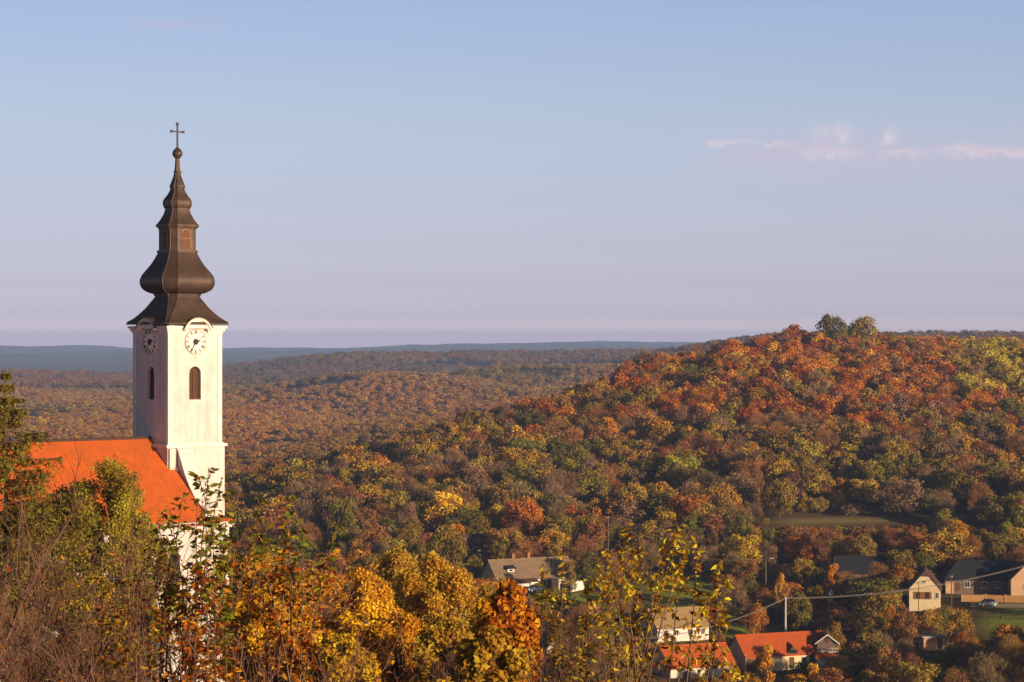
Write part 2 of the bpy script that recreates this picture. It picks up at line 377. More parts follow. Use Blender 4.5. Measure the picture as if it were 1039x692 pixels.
M['copper'] = mat('spire sheet metal', (0.088, 0.055, 0.034), 0.45, 0, 1.3, col2=(0.035, 0.027, 0.023), bump=0.3, metal=0.25, spec=0.4)
M['iron'] = mat('iron', (0.035, 0.03, 0.028), 0.5, 0.3, 5)
M['black'] = mat('black paint', (0.018, 0.016, 0.016), 0.6)
M['lanternframe'] = mat('lantern frame', (0.23, 0.135, 0.075), 0.7, 0.4, 6)
M['louvre'] = mat('wooden louvre', (0.12, 0.06, 0.03), 0.8, 0.4, 5)
M['dark'] = mat('dark glass', (0.012, 0.014, 0.018), 0.15, spec=0.6)
M['churchtile'] = tile_mat('bright red tiles', (0.58, 0.122, 0.015), (0.51, 0.10, 0.013), (0.44, 0.085, 0.012), dirt=(0.30, 0.075, 0.02), dirtamt=0.75)
M['redtile'] = tile_mat('house red tiles', (0.60, 0.120, 0.020), (0.52, 0.095, 0.016), (0.32, 0.06, 0.012), dirt=(0.30, 0.075, 0.02), dirtamt=0.7)
M['greytile'] = tile_mat('weathered grey tiles', (0.32, 0.215, 0.13), (0.26, 0.175, 0.11), (0.14, 0.095, 0.065), dirt=(0.17, 0.12, 0.075), dirtamt=0.9)
M['tantile'] = tile_mat('tan tiles', (0.44, 0.28, 0.12), (0.38, 0.24, 0.105), (0.22, 0.14, 0.07), dirt=(0.27, 0.19, 0.085), dirtamt=0.7)
M['slate'] = tile_mat('dark slate', (0.022, 0.024, 0.032), (0.03, 0.032, 0.040), (0.012, 0.012, 0.016), dirt=(0.035, 0.032, 0.035), dirtamt=0.6)
M['browntile'] = tile_mat('brown tiles', (0.15, 0.065, 0.04), (0.11, 0.055, 0.035), (0.06, 0.035, 0.025), dirt=(0.08, 0.05, 0.035), dirtamt=0.8)
M['white'] = mat('lime wash', (0.76, 0.73, 0.68), 0.9, 0, 0.8, col2=(0.60, 0.55, 0.48))
M['cream'] = mat('cream render', (0.70, 0.58, 0.36), 0.9, 0, 0.7, col2=(0.62, 0.50, 0.32))
M['pink'] = mat('pink render', (0.60, 0.38, 0.23), 0.9, 0, 0.7, col2=(0.50, 0.32, 0.2))
M['oldwood'] = mat('weathered pole wood', (0.16, 0.14, 0.12), 0.9, 0.4, 3)
M['ochre'] = mat('ochre boards', (0.46, 0.25, 0.09), 0.85, 0, 1.6, col2=(0.34, 0.17, 0.07))
M['shadewall'] = mat('shade-brown render', (0.20, 0.13, 0.105), 0.9, 0, 0.9, col2=(0.14, 0.10, 0.08))  # for walls seen in shade: the shade is put into this dark brown
M['wood'] = mat('brown wood', (0.15, 0.075, 0.035), 0.8, 0.45, 3)
M['shutter'] = mat('honey shutters', (0.27, 0.11, 0.03), 0.7, 0.3, 3)
M['brickch'] = mat('chimney brick', (0.36, 0.17, 0.09), 0.9, 0.4, 4)
M['concrete'] = mat('concrete', (0.55, 0.52, 0.47), 0.85, 0.25, 2)
M['cable'] = mat('cable', (0.20, 0.175, 0.16), 0.6)
M['lane'] = mat('pale lane', (0.42, 0.34, 0.24), 0.95, 0.35, 1.5)

# ------------------------------------------------------------------ the church
CH_D, CH_T = 195.0, R(41.4)
cc = px2w(180.0, CY, CH_D)
church = empty('church', (cc.x, cc.y, H - 28.0), CH_T)
tag(church, 'white baroque church with clock tower, dark onion spire and bright orange tiled nave roof', 'church')
PH = lambda py, d=CH_D: 28.0 - (py - CY) * d / F          # photo row -> height above the church base
hw = 2.58
def arch_poly(w, h, n=10):
    """arched outline, x across, z up, foot at 0"""
    r = w / 2; pts = [(-r, 0), (r, 0)]
    for i in range(n + 1):
        a = math.pi * i / n; pts.append((r * math.cos(a), h - r + r * math.sin(a)))
    return pts
def face_frame(face):
    """(u across, v outward, z) -> church space, for the sunny (-b) and shaded (-a) face"""
    if face == 0: return lambda u, v, z: Vector((u, -v, z))
    return lambda u, v, z: Vector((-v, -u, z))
def wallcut(obj, cutters):
    for cmb_ in cutters:
        co = cmb_.build('cut', M['plaster'])
        md = obj.modifiers.new('b', 'BOOLEAN'); md.operation = 'DIFFERENCE'; md.solver = 'EXACT'; md.object = co
        dg = bpy.context.evaluated_depsgraph_get(); dg.update()
        nm = bpy.data.meshes.new_from_object(obj.evaluated_get(dg)); obj.modifiers.clear(); obj.data = nm
        bpy.data.objects.remove(co, do_unlink=True)

h_led, h_cor = 19.62, 28.95
mb = MB(); mb.box(-hw, hw, -hw, hw, h_led, 29.25); tower = mb.build('tower_wall', M['plaster'])
win_h0, win_h = PH(405.5, 193), 2.72
cuts = []
for fc in (0, 1):
    ff = face_frame(fc); pl = arch_poly(1.12, win_h)
    c_ = MB(); c_.prism(pl, [ff(u, hw - 0.42, z + win_h0) for u, z in pl], [ff(u, hw + 0.5, z + win_h0) for u, z in pl]); cuts.append(c_)
wallcut(tower, cuts); tower.parent = church
tower.data.materials.clear(); tower.data.materials.append(M['plaster'])
mb = MB(); mb.box(-2.78, 2.78, -2.78, 2.78, 0, h_led - 0.25); mb.build('tower_base', M['plaster'], church)
# corner pilaster strips and the ledge
mb = MB()
for (sx, sy) in ((-1, -1), (1, -1), (-1, 1), (1, 1)):
    x0, y0 = sx * hw, sy * hw
    mb.box(min(x0, x0 - sx * 0.36) - 0.05 * (sx < 0), max(x0, x0 - sx * 0.36) + 0.05 * (sx > 0), min(y0, y0 - sy * 0.36) - 0.05 * (sy < 0), max(y0, y0 - sy * 0.36) + 0.05 * (sy > 0), h_led + 0.06, h_cor - 0.03)
mb.build('corner_pilasters', M['trim'], church)
mb = MB(); mb.box(-2.95, 2.95, -2.95, 2.95, h_led - 0.25, h_led - 0.03); mb.box(-2.72, 2.72, -2.72, 2.72, h_led - 0.03, h_led + 0.06)
mb.build('ledge', M['trim'], church)
# main cornice, stepped, broken by an arch over each clock
mb = MB()
arc_r, arc_c = 1.46, 28.42
for (o, z0, z1) in ((0.10, 28.62, 28.80), (0.22, 28.80, 29.02), (0.36, 29.02, 29.22)):
    e = hw + o
    for sgn in (-1, 1):
        mb.box(min(sgn * 1.20, sgn * e), max(sgn * 1.20, sgn * e), -e, -hw + 0.1, z0, z1)
        mb.box(-e, -hw + 0.1, min(sgn * 1.20, sgn * (hw - 0.1)), max(sgn * 1.20, sgn * (hw - 0.1)), z0, z1)
    mb.box(-hw + 0.1, e, hw - 0.1, e, z0, z1); mb.box(hw - 0.1, e, -hw + 0.1, hw - 0.1, z0, z1); mb.box(-e, -hw + .1, hw - .1, e, z0, z1)
mb.box(-hw + .05, hw - .05, -hw + .05, hw - .05, 28.66, 29.2)
mb.build('cornice', M['trim'], church)
for fc in (0, 1):
    mb = MB()
    ff = face_frame(fc)
    for (r0, r1, v1) in ((arc_r - 0.36, arc_r - 0.16, hw + 0.42), (arc_r - 0.16, arc_r, hw + 0.54)):
        n = 18; a0 = R(20)
        inn = []; 
        for i in range(n + 1):
            a = a0 + (math.pi - 2 * a0) * i / n
            inn.append((math.cos(a), math.sin(a)))
        lo0 = [ff(x * r0, hw - 0.2, arc_c + z * r0) for x, z in inn]; hi0 = [ff(x * r1, hw - 0.2, arc_c + z * r1) for x, z in inn]
        lo1 = [ff(x * r0, v1, arc_c + z * r0) for x, z in inn]; hi1 = [ff(x * r1, v1, arc_c + z * r1) for x, z in inn]
        for i in range(n):
            mb.add([lo0[i], lo0[i + 1], hi0[i + 1], hi0[i], lo1[i], lo1[i + 1], hi1[i + 1], hi1[i]],
                   [(0, 1, 2, 3), (4, 5, 6, 7), (0, 1, 5, 4), (1, 2, 6, 5), (2, 3, 7, 6), (3, 0, 4, 7)])
    n = 18; a1_ = math.asin(.60 / (arc_r - .3)); tym = [((arc_r - .3) * math.cos(a1_ + (math.pi - 2 * a1_) * i / n), (arc_r - .3) * math.sin(a1_ + (math.pi - 2 * a1_) * i / n)) for i in range(n + 1)]
    mb.prism(tym, [ff(x, hw - 0.3, arc_c + z) for x, z in tym], [ff(x, hw + 0.38, arc_c + z) for x, z in tym])
    mb.build('arched_gable', M['trim'], church)
# clocks
M['dial'] = mat('clock dial', (0.78, 0.74, 0.68), 0.7, 0, 1.0, col2=(0.68, 0.62, 0.55))
M['num'] = mat('clock numerals', (0.11, 0.07, 0.055), 0.7)
ROM = ['XII', 'I', 'II', 'III', 'IIII', 'V', 'VI', 'VII', 'VIII', 'IX', 'X', 'XI']
for fc in (0, 1):
    ff = face_frame(fc); ch_ = PH(346.8, 193); dr = 1.0
    n = 40; ring = lambda r, v: [ff(r * math.cos(2 * math.pi * i / n), v, ch_ + r * math.sin(2 * math.pi * i / n)) for i in range(n)]
    mb = MB(); mb.rings([ring(dr, hw - 0.02), ring(dr, hw + 0.085), ring(dr - 0.05, hw + 0.10)]); clock = mb.build('clock', M['dial'], church)
    mb = MB()
    for (r0, r1) in ((0.975, 1.003),):
        mb.rings([ring(r0, hw + 0.09), ring(r0, hw + 0.118), ring(r1, hw + 0.118), ring(r1, hw + 0.09)], False, False)
    mb.build('dial_ring', M['num'], clock)
    for k, word in enumerate(ROM):
        mb = MB()
        a = math.pi / 2 - k * math.pi / 6; rx, rz = math.cos(a), math.sin(a); tx, tz_ = math.sin(a), -math.cos(a)
        def bar(t0, q0, t1, q1, w):
            P = []
            dx, dq = t1 - t0, q1 - q0; L = math.hypot(dx, dq); nx, nq = -dq / L * w / 2, dx / L * w / 2
            for (t, q) in ((t0 + nx, q0 + nq), (t0 - nx, q0 - nq), (t1 - nx, q1 - nq), (t1 + nx, q1 + nq)):
                P.append((tx * t + rx * q, tz_ * t + rz * q))
            mb.prism(P, [ff(x, hw + 0.09, ch_ + z) for x, z in P], [ff(x, hw + 0.122, ch_ + z) for x, z in P])
        wd = {'I': 0.055, 'V': 0.115, 'X': 0.12}; tot = sum(wd[q] for q in word); t = -tot / 2
        for q in word:
            w = wd[q]; m_ = t + w / 2
            if q == 'I': bar(m_, 0.66, m_, 0.93, 0.042)
            elif q == 'V': bar(m_ - .045, 0.93, m_, 0.66, 0.05); bar(m_ + .045, 0.93, m_, 0.66, 0.034)
            else: bar(m_ - .05, 0.93, m_ + .05, 0.66, 0.05); bar(m_ + .05, 0.93, m_ - .05, 0.66, 0.034)
            t += w
        mb.build('numeral', M['num'], clock)
    for (ang, L, w, vv) in ((-(35 * 6), 0.86, 0.085, 0.15), (-(2 + 35 / 60) * 30, 0.55, 0.12, 0.135)):
        a = math.pi / 2 + R(ang); ca, sa = math.cos(a), math.sin(a)
        P = [(-0.22, -w * .4), (-0.22, w * .4), (L * .6, w * .62), (L, 0), (L * .6, -w * .62)]
        Q = [(ca * s - sa * t, sa * s + ca * t) for s, t in P]
        mb = MB(); mb.prism(Q, [ff(x, hw + vv - .012, ch_ + z) for x, z in Q], [ff(x, hw + vv, ch_ + z) for x, z in Q]); mb.build('clock_hand', M['black'], clock)
    mb = MB(); mb.rings([ring(0.25, hw + 0.09), ring(0.25, hw + 0.155), ring(0.14, hw + 0.175)]); mb.build('clock_hub', M['black'], clock)
    # belfry window : louvres in a frame inside the recess
    pl = arch_poly(1.12, win_h); pi_ = arch_poly(0.96, win_h - 0.08)
    mb = MB(); n = len(pl)
    lo = [ff(u, hw - 0.41, z + win_h0) for u, z in pl]; li = [ff(u, hw - 0.41, z + win_h0 + 0.04) for u, z in pi_]
    fo = [ff(u, hw - 0.30, z + win_h0) for u, z in pl]; fi_ = [ff(u, hw - 0.30, z + win_h0 + 0.04) for u, z in pi_]
    o_ = lo + li + fo + fi_
    fcs = []
    for i in range(n):
        j = (i + 1) % n
        fcs += [(2 * n + i, 2 * n + j, 3 * n + j, 3 * n + i), (n + i, n + j, 3 * n + j, 3 * n + i)]
    mb.add(o_, fcs); win = mb.build('belfry_window', M['wood'], church)
    mb = MB(); k = 0; z = 0.08
    while z < win_h - 0.1:
        r = 0.47
        if z > win_h - 0.56: r = math.sqrt(max(0.02, 0.50 ** 2 - (z - (win_h - 0.56)) ** 2))
        v0 = hw - 0.40
        mb.add([ff(-r, v0, win_h0 + z + .13), ff(r, v0, win_h0 + z + .13), ff(r, v0 + .12, win_h0 + z), ff(-r, v0 + .12, win_h0 + z),
                ff(-r, v0, win_h0 + z + .10), ff(r, v0, win_h0 + z + .10), ff(r, v0 + .12, win_h0 + z - .03), ff(-r, v0 + .12, win_h0 + z - .03)],
               [(0, 1, 2, 3), (7, 6, 5, 4), (0, 4, 5, 1), (1, 5, 6, 2), (2, 6, 7, 3), (3, 7, 4, 0)])
        z += 0.16
    mb.box(-0.03, 0.03, 0, 0.03, 0, win_h - .06, Matrix([[1 if fc == 0 else 0, 0, 0, 0 if fc == 0 else -(hw - .27)], [0, -1, 0, -(hw - .27)], [0, 0, 1, win_h0], [0, 0, 0, 1]]) if fc == 0 else Matrix([[0, -1, 0, -(hw - .27)], [-1, 0, 0, 0], [0, 0, 1, win_h0], [0, 0, 0, 1]]))
    mb.build('louvre', M['louvre'], win)
    mb = MB(); op = arch_poly(1.34, win_h + 0.12)
    q0 = [ff(u, hw + 0.03, z + win_h0 + .02) for u, z in pl[1:]] ; q1 = [ff(u, hw + 0.03, z + win_h0 + 0.02) for u, z in op[1:]]
    k0 = [ff(u, hw - 0.05, z + win_h0 + .02) for u, z in pl[1:]] ; k1 = [ff(u, hw - 0.05, z + win_h0 + 0.02) for u, z in op[1:]]
    n = len(q0)
    for i in range(n - 1):
        mb.add([q0[i], q0[i + 1], q1[i + 1], q1[i], k0[i], k0[i + 1], k1[i + 1], k1[i]], [(0, 1, 2, 3), (2, 3, 7, 6), (0, 1, 5, 4), (4, 5, 6, 7)])
    mb.build('window_surround', M['trim'], win)
# spire : chamfered square rings following the photographed outline
prof = [(329.5, 52.0, .06), (327.5, 50.8, .07), (324, 44.5, .09), (319, 38.0, .13), (313, 31.5, .20), (307, 26.5, .28), (302, 22.4, .34), (300.6, 21.8, .35), (300.2, 23.2, .35), (298.6, 23.4, .35), (298.2, 22.6, .35), (296.2, 29.5, .35), (293, 34.6, .35), (289, 36.9, .35),
        (285, 37.3, .35), (281, 36.0, .35), (277, 33.2, .35), (272, 28.8, .35), (267, 25.0, .35), (262, 21.9, .35), (258, 19.8, .35), (256.6, 19.2, .35), (256.4, 20.2, .35), (254.6, 20.2, .35), (254.4, 18.0, .35), (232.5, 18.0, .35), (232.3, 18.8, .35), (230.6, 19.2, .35), (230.4, 21.0, .35), (228.2, 21.2, .35), (228.0, 20.2, .35), (225.5, 18.2, .35), (222, 15.8, .35),
        (217, 13.2, .35), (213, 12.0, .35), (211.2, 11.6, .35), (210.8, 13.0, .35), (208.5, 13.9, .35), (205.5, 14.2, .35), (203, 13.4, .35), (200, 11.0, .35), (197, 8.9, .35), (193, 7.0, .38), (190.8, 6.3, .4), (190.4, 7.4, .4), (188, 7.0, .4), (184, 5.3, .4), (179, 3.5, .42), (175.6, 2.7, .42), (175.2, 3.5, .42), (173.8, 3.5, .42), (173.2, 2.4, .42), (167, 1.9, .42), (161, 1.6, .42)]
def ring8(py, hwpx, c):
    s = hwpx / 12.31 / (0.835 + 0.55 * (1 - c)); k = s * (1 - c); z = PH(py)
    return [Vector((x, y, z)) for x, y in ((s, -k), (s, k), (k, s), (-k, s), (-s, k), (-s, -k), (-k, -s), (k, -s))]
def _smooth(P):
    out = []
    for i in range(len(P) - 1):
        p0, p1, p2, p3 = P[max(i - 1, 0)], P[i], P[i + 1], P[min(i + 2, len(P) - 1)]
        ok = abs(p2[0] - p1[0]) > 1.6
        for t in ((0, .33, .67) if ok else (0,)):
            if t == 0: out.append(p1); continue
            m1 = np.array(p2) - np.array(p0); m2 = np.array(p3) - np.array(p1)
            if abs(p1[0] - p0[0]) <= 1.6: m1 = (np.array(p2) - np.array(p1)) * 1.0
            else: m1 = m1 * (p2[0] - p1[0]) / (p2[0] - p0[0])
            if abs(p3[0] - p2[0]) <= 1.6: m2 = (np.array(p2) - np.array(p1)) * 1.0
            else: m2 = m2 * (p2[0] - p1[0]) / (p3[0] - p1[0])
            a = np.array(p1); b = np.array(p2)
            out.append(tuple((2*t**3-3*t*t+1)*a + (t**3-2*t*t+t)*m1 + (-2*t**3+3*t*t)*b + (t**3-t*t)*m2))
    return out + [P[-1]]
prof = _smooth(prof)
mb = MB(); mb.rings([ring8(*q) for q in prof]); spire = mb.build('spire', M['copper'], church)
# standing seams on the eight hips
mb = MB()
for i in range(8):
    pts = [ring8(*q)[i] for q in prof if q[0] < 328]
    mb.tube(pts, 0.05, 4)
mb.build('hip_seams', M['copper'], spire)
# curved dormer hoods over the clock arches
mb = MB()
for fc in (0, 1):
    ff = face_frame(fc); n = 16
    a0 = R(24); o0 = [(math.cos(a0 + (math.pi - 2 * a0) * i / n), math.sin(a0 + (math.pi - 2 * a0) * i / n)) for i in range(n + 1)]
    ra, rb = arc_r + 0.005, arc_r + 0.09
    A0 = [ff(x * ra, hw + 0.59, arc_c + z * ra) for x, z in o0]; A1 = [ff(x * rb, hw + 0.59, arc_c + z * rb) for x, z in o0]
    B0 = [ff(x * ra, hw - 1.0, arc_c + z * ra) for x, z in o0]; B1 = [ff(x * rb, hw - 1.0, arc_c + z * rb) for x, z in o0]
    for i in range(n):
        mb.add([A0[i], A0[i + 1], A1[i + 1], A1[i], B0[i], B0[i + 1], B1[i + 1], B1[i]], [(0, 1, 2, 3), (7, 6, 5, 4), (2, 3, 7, 6), (0, 1, 5, 4)])
mb.build('arch_hood', M['copper'], spire)
# small hatches on the skirt and framed shutters on the lantern
for fc in (0, 1):
    ff = face_frame(fc)
    z0 = PH(316.5); 
    mb = MB(); P = [(-.18, 0), (.18, 0), (.18, .62), (-.18, .62)]
    mb.prism(P, [ff(x, 1.35, z0 + z) for x, z in P], [ff(x, 2.05 - .3 * (z > .3), z0 + z) for x, z in P]); mb.build('hatch', M['copper'], spire)
    s = 18.0 / 12.31 / (0.835 + 0.55 * .65); pl = arch_poly(0.80, 1.58); zz0 = PH(253.0)
    mb = MB(); mb.prism(pl, [ff(u, s - .02, z + zz0) for u, z in pl], [ff(u, s + .03, z + zz0) for u, z in pl]); lw = mb.build('lantern_shutter', M['louvre'], spire)
    mb = MB(); op = arch_poly(0.98, 1.68); n = len(op)
    a0 = [ff(u, s + .06, z + zz0) for u, z in pl[1:]]; a1 = [ff(u, s + .06, z + zz0) for u, z in op[1:]]; b0 = [ff(u, s, z + zz0) for u, z in pl[1:]]; b1 = [ff(u, s, z + zz0) for u, z in op[1:]]
    for i in range(n - 2):
        mb.add([a0[i], a0[i + 1], a1[i + 1], a1[i], b0[i], b0[i + 1], b1[i + 1], b1[i]], [(0, 1, 2, 3), (2, 3, 7, 6), (0, 1, 5, 4)])
    mb.prism(0, [ff(u, s + .005, z) for u, z in ((-.4, zz0 + .82), (.4, zz0 + .82), (.4, zz0 + .9), (-.4, zz0 + .9))], [ff(u, s + .055, z) for u, z in ((-.4, zz0 + .82), (.4, zz0 + .82), (.4, zz0 + .9), (-.4, zz0 + .9))])
    mb.build('shutter_frame', M['lanternframe'], lw)
# orb and cross (the cross faces the sunny side)
orb = []
for (py, r) in ((161.5, 1.6), (160.6, 2.6), (158.8, 4.2), (157.2, 5.0), (156.3, 5.3), (155.8, 5.3), (154.0, 4.8), (152.0, 3.6), (150.4, 2.0), (149.6, 1.0)):
    orb.append([Vector((r / 12.31 * math.cos(2 * math.pi * i / 14), r / 12.31 * math.sin(2 * math.pi * i / 14), PH(py))) for i in range(14)])
mb = MB(); mb.rings(orb); mb.build('orb', M['copper'], spire, smooth=True)
mb = MB(); zt, zb, za = PH(125.6), PH(150.2), PH(133.6); t = 0.055
mb.box(-t, t, -t, t, zb, zt); mb.box(-.52, -t, -t * .9, t * .9, za - t, za + t); mb.box(t, .52, -t * .9, t * .9, za - t, za + t)
for (x, z) in ((-.56, za), (.56, za), (0, zt)):
    mb.box(x - .10, x + .10, -.075, .075, z - .10, z + .10); 
mb.build('cross', M['iron'], spire)
# nave, gable wall with sloping shoulder, roof
NB, ZE, ZR, LN = 7.1, 14.0, 20.1, 27.0
mb = MB(); mb.box(-LN, -2.0, -NB, NB, 0, ZE - 0.05); mb.add([(-LN + .02, -NB, ZE - .05), (-LN + .02, NB, ZE - .05), (-LN + .02, 0, ZR - .3), (-LN + .3, -NB, ZE - .05), (-LN + .3, NB, ZE - .05), (-LN + .3, 0, ZR - .3)], [(0, 1, 2), (3, 5, 4), (0, 2, 5, 3), (1, 4, 5, 2)])
nave = mb.build('nave_wall', M['plaster'], church)
mb = MB(); mb.box(-1.995, 0.15, -7.25, 7.25, 0, 13.3); mb.build('facade_wall', M['plaster'], church)
mb = MB(); mb.box(-1.9, 0.5, -7.55, 7.55, 13.3, 13.58); mb.box(-1.9, .34, -7.4, 7.4, 13.1, 13.3); mb.build('facade_cornice', M['trim'], church)
mb = MB(); mb.add([(-1.9, -7.7, 13.585), (.62, -7.7, 13.585), (.62, 7.7, 13.585), (-1.9, 7.7, 13.585), (-1.9, -6.6, 14.2), (-.5, -6.6, 14.2), (-.5, 6.6, 14.2), (-1.9, 6.6, 14.2)],
                  [(0, 1, 5, 4), (1, 2, 6, 5), (2, 3, 7, 6), (4, 5, 6, 7), (0, 3, 2, 1), (0, 4, 7, 3)])
mb.build('cornice_tiles', M['churchtile'], church, uvproj=True)
for s in (-1, 1):
    prf = [(2.7, 19.35), (3.1, 19.1), (3.6, 18.2), (4.1, 17.2), (4.8, 16.2), (5.6, 15.3), (6.4, 14.75), (7.0, 14.5), (7.0, 12.0), (2.7, 12.0)]
    mb = MB(); mb.prism(prf, [(-1.95, s * b, z) for b, z in prf], [(-0.75, s * b, z) for b, z in prf]); mb.build('shoulder_wall', M['plaster'], church)
    mb = MB(); top = prf[:8]; lo = [(b + .04, z + .004) for b, z in top]; hi = [(b + .08, z + .13) for b, z in top]
    poly = lo + hi[::-1]
    mb.prism(poly, [(-2.06, s * b, z) for b, z in poly], [(-0.64, s * b, z) for b, z in poly]); mb.build('shoulder_coping', M['trim'], church)
mb = MB()
for s in (-1, 1):
    e = 7.75; ze = ZR - (ZR - ZE) / 7.3 * e + 0.0; th = 0.22
    P = [(0, ZR), (s * e, ze), (s * e, ze - th), (0, ZR - th)]
    mb.prism(P, [(-LN - .4, b, z) for b, z in P], [(-2.085, b, z) for b, z in P])
roof = mb.build('nave_roof', M['churchtile'], church, uvproj=True)
mb = MB(); x = -LN - .4
while x < -2.9:
    mb.tube([(x, 0, ZR - .02), (x + .42, 0, ZR + .01)], [0.16, 0.13], 8); x += .40
mb.build('ridge_tiles', M['browntile'], roof)
mb = MB(); mb.tube([(-LN - .4, -7.82, 13.62), (-2.2, -7.82, 13.60)], 0.09, 8); mb.tube([(-LN - .4, 7.82, 13.62), (-2.2, 7.82, 13.60)], 0.09, 8); mb.build('gutter', M['greystone'], roof)
mb = MB()
for bx in (-1,):
    mb.box(-2.16, -1.9, -3.2, -2.6, 17.45, 17.75); mb.box(-2.7, -2.0, -3.0, -2.3, 16.4, 19.3)
mb.build('pier', M['plaster'], church)
for k in range(5):
    a = -5.0 - k * 5; pl = arch_poly(1.3, 3.4)
    mb = MB(); mb.prism(pl, [(a + u, -NB + .05, 8.2 + z) for u, z in pl], [(a + u, -NB - .05, 8.2 + z) for u, z in pl]); w_ = mb.build('nave_window', M['trim'], church)
    pl = arch_poly(1.05, 3.1); mb = MB(); mb.prism(pl, [(a + u, -NB, 8.35 + z) for u, z in pl], [(a + u, -NB - .07, 8.35 + z) for u, z in pl]); mb.build('pane', M['dark'], w_)

# ------------------------------------------------------------------ village houses
FOOT = []        # (x, y, radius) kept free of trees
HEADS = []       # (px0, px1, py0, py1, d) views kept open towards a house
def window(par, x, y, z, w, h, n, frame_m='white', pane_m='dark', shut=None):
    """a framed window on a wall of house par; n: 0 front(-y) 1 right(+x) 3 left(-x)"""
    def T(u, v, zz):
        return {0: (x + u, y - v, z + zz), 1: (x + v, y + u, z + zz), 3: (x - v, y - u, z + zz)}[n]
    b = 0.09
    mb = MB(); 
    for (u0, u1, z0, z1) in ((-w / 2, -w / 2 + b, 0, h), (w / 2 - b, w / 2, 0, h), (-w / 2 + b, w / 2 - b, 0, b), (-w / 2 + b, w / 2 - b, h - b, h), (-.035, .035, b, h - b)):
        P = [(u0, z0), (u1, z0), (u1, z1), (u0, z1)]
        mb.prism(P, [T(u, -.04, q) for u, q in P], [T(u, .07, q) for u, q in P])
    f = mb.build('window', M[frame_m], par)
    P = [(-w / 2 + b, b), (w / 2 - b, b), (w / 2 - b, h - b), (-w / 2 + b, h - b)]
    mb = MB(); mb.prism(P, [T(u, -.04, q) for u, q in P], [T(u, .02, q) for u, q in P]); mb.build('pane', M[pane_m], f)
    P = [(-w / 2 - .08, -.09), (w / 2 + .08, -.09), (w / 2 + .08, -.005), (-w / 2 - .08, -.005)]
    mb = MB(); mb.prism(P, [T(u, -.04, q) for u, q in P], [T(u, .16, q) for u, q in P]); mb.build('sill', M['concrete'], f)
    if shut:
        for s in (-1, 1):
            P = [(s * (w / 2 + .02), 0), (s * (w / 2 + .02 + w * .5), 0), (s * (w / 2 + .02 + w * .5), h), (s * (w / 2 + .02), h)]
            mb = MB(); mb.prism(P, [T(u, 0.005, q) for u, q in P], [T(u, .06, q) for u, q in P]); mb.build('shutter', M[shut], f)
    return f
def door(par, x, y, w, h, m='wood', n=0):
    mb = MB()
    if n == 0: mb.box(x - w / 2, x + w / 2, y - .06, y + .03, 0.02, h)
    else: mb.box(x - .03, x + .06, y - w / 2, y + w / 2, .02, h)
    d_ = mb.build('door', M[m], par)
    mb = MB(); mb.box(x + w * .32, x + w * .32 + .05, y - .11, y - .06, 1.0, 1.14) if n == 0 else mb.box(x + .06, x + .11, y + w * .3, y + w * .3 + .05, 1.0, 1.14)
    mb.build('handle', M['iron'], d_)
def gable(par, L, Wd, hw_, rise, wall_m, roof_m, ov=0.45, hip_l=0, hip_r=0, x0=0, y0=0, jerk=0, name='roof', wname='wall', base=-4.0):
    """gabled block: ridge along local x, centred at (x0,y0)"""
    a, b = L / 2, Wd / 2
    mb = MB(); mb.box(x0 - a, x0 + a, y0 - b, y0 + b, base, hw_)
    for s, hip in ((-1, hip_l), (1, hip_r)):
        if not hip:
            xa, xb = x0 + s * a, x0 + s * (a - .25)
            yj = b * jerk; zj = hw_ + rise - rise * jerk
            pr = [(-b, hw_ + .002), (b, hw_ + .002), (yj, zj - .06), (-yj, zj - .06)] if jerk else [(-b, hw_ + .002), (b, hw_ + .002), (0, hw_ + rise - .06)]
            mb.prism(pr, [(xa, y0 + y, z) for y, z in pr], [(xb, y0 + y, z) for y, z in pr])
    w_ = mb.build(wname, M[wall_m], par)
    th = .16; k = rise / b; e = b + ov; ze = hw_ - k * ov
    rl = x0 - a - ov * .6 + (hip_l if hip_l else jerk * b); rr = x0 + a + ov * .6 - (hip_r if hip_r else jerk * b)
    el, er = x0 - a - ov * .6, x0 + a + ov * .6
    mb = MB(); zr = hw_ + rise
    for dz in (0,):
        if jerk:
            yj, zj = b * jerk, zr - rise * jerk
            vs = [(el, -e, ze), (er, -e, ze), (er, -yj, zj), (rr, 0, zr), (rl, 0, zr), (el, -yj, zj), (er, e, ze), (el, e, ze), (er, yj, zj), (el, yj, zj)]
            fs = [(0, 1, 2, 3, 4, 5), (6, 7, 9, 4, 3, 8), (2, 8, 3), (9, 5, 4)]
        else:
            vs = [(el, -e, ze), (er, -e, ze), (rr, 0, zr), (rl, 0, zr), (er, e, ze), (el, e, ze)]
            fs = [(0, 1, 2, 3), (4, 5, 3, 2)]
            if hip_r: fs.append((1, 4, 2))
            if hip_l: fs.append((5, 0, 3))
        vs = [(x, y0 + y, z) for x, y, z in vs]
    me_ = bpy.data.meshes.new(name); me_.from_pydata(vs, [], fs); me_.update(); me_.materials.append(M[roof_m])
    bm = bmesh.new(); bm.from_mesh(me_); bmesh.ops.recalc_face_normals(bm, faces=bm.faces)
    if sum(f.normal.z for f in bm.faces) < 0: bmesh.ops.reverse_faces(bm, faces=bm.faces)
    g = bmesh.ops.solidify(bm, geom=list(bm.faces), thickness=th); bm.to_mesh(me_); bm.free(); slope_uv(me_)
    r_ = bpy.data.objects.new(name, me_); COL.objects.link(r_); r_.parent = par
    mb = MB(); mb.tube([(rl + .05, y0, zr + .03), (rr - .05, y0, zr + .03)], .13, 6); mb.build('ridge_tiles', M[roof_m], r_, uvproj=True)
    return w_, r_
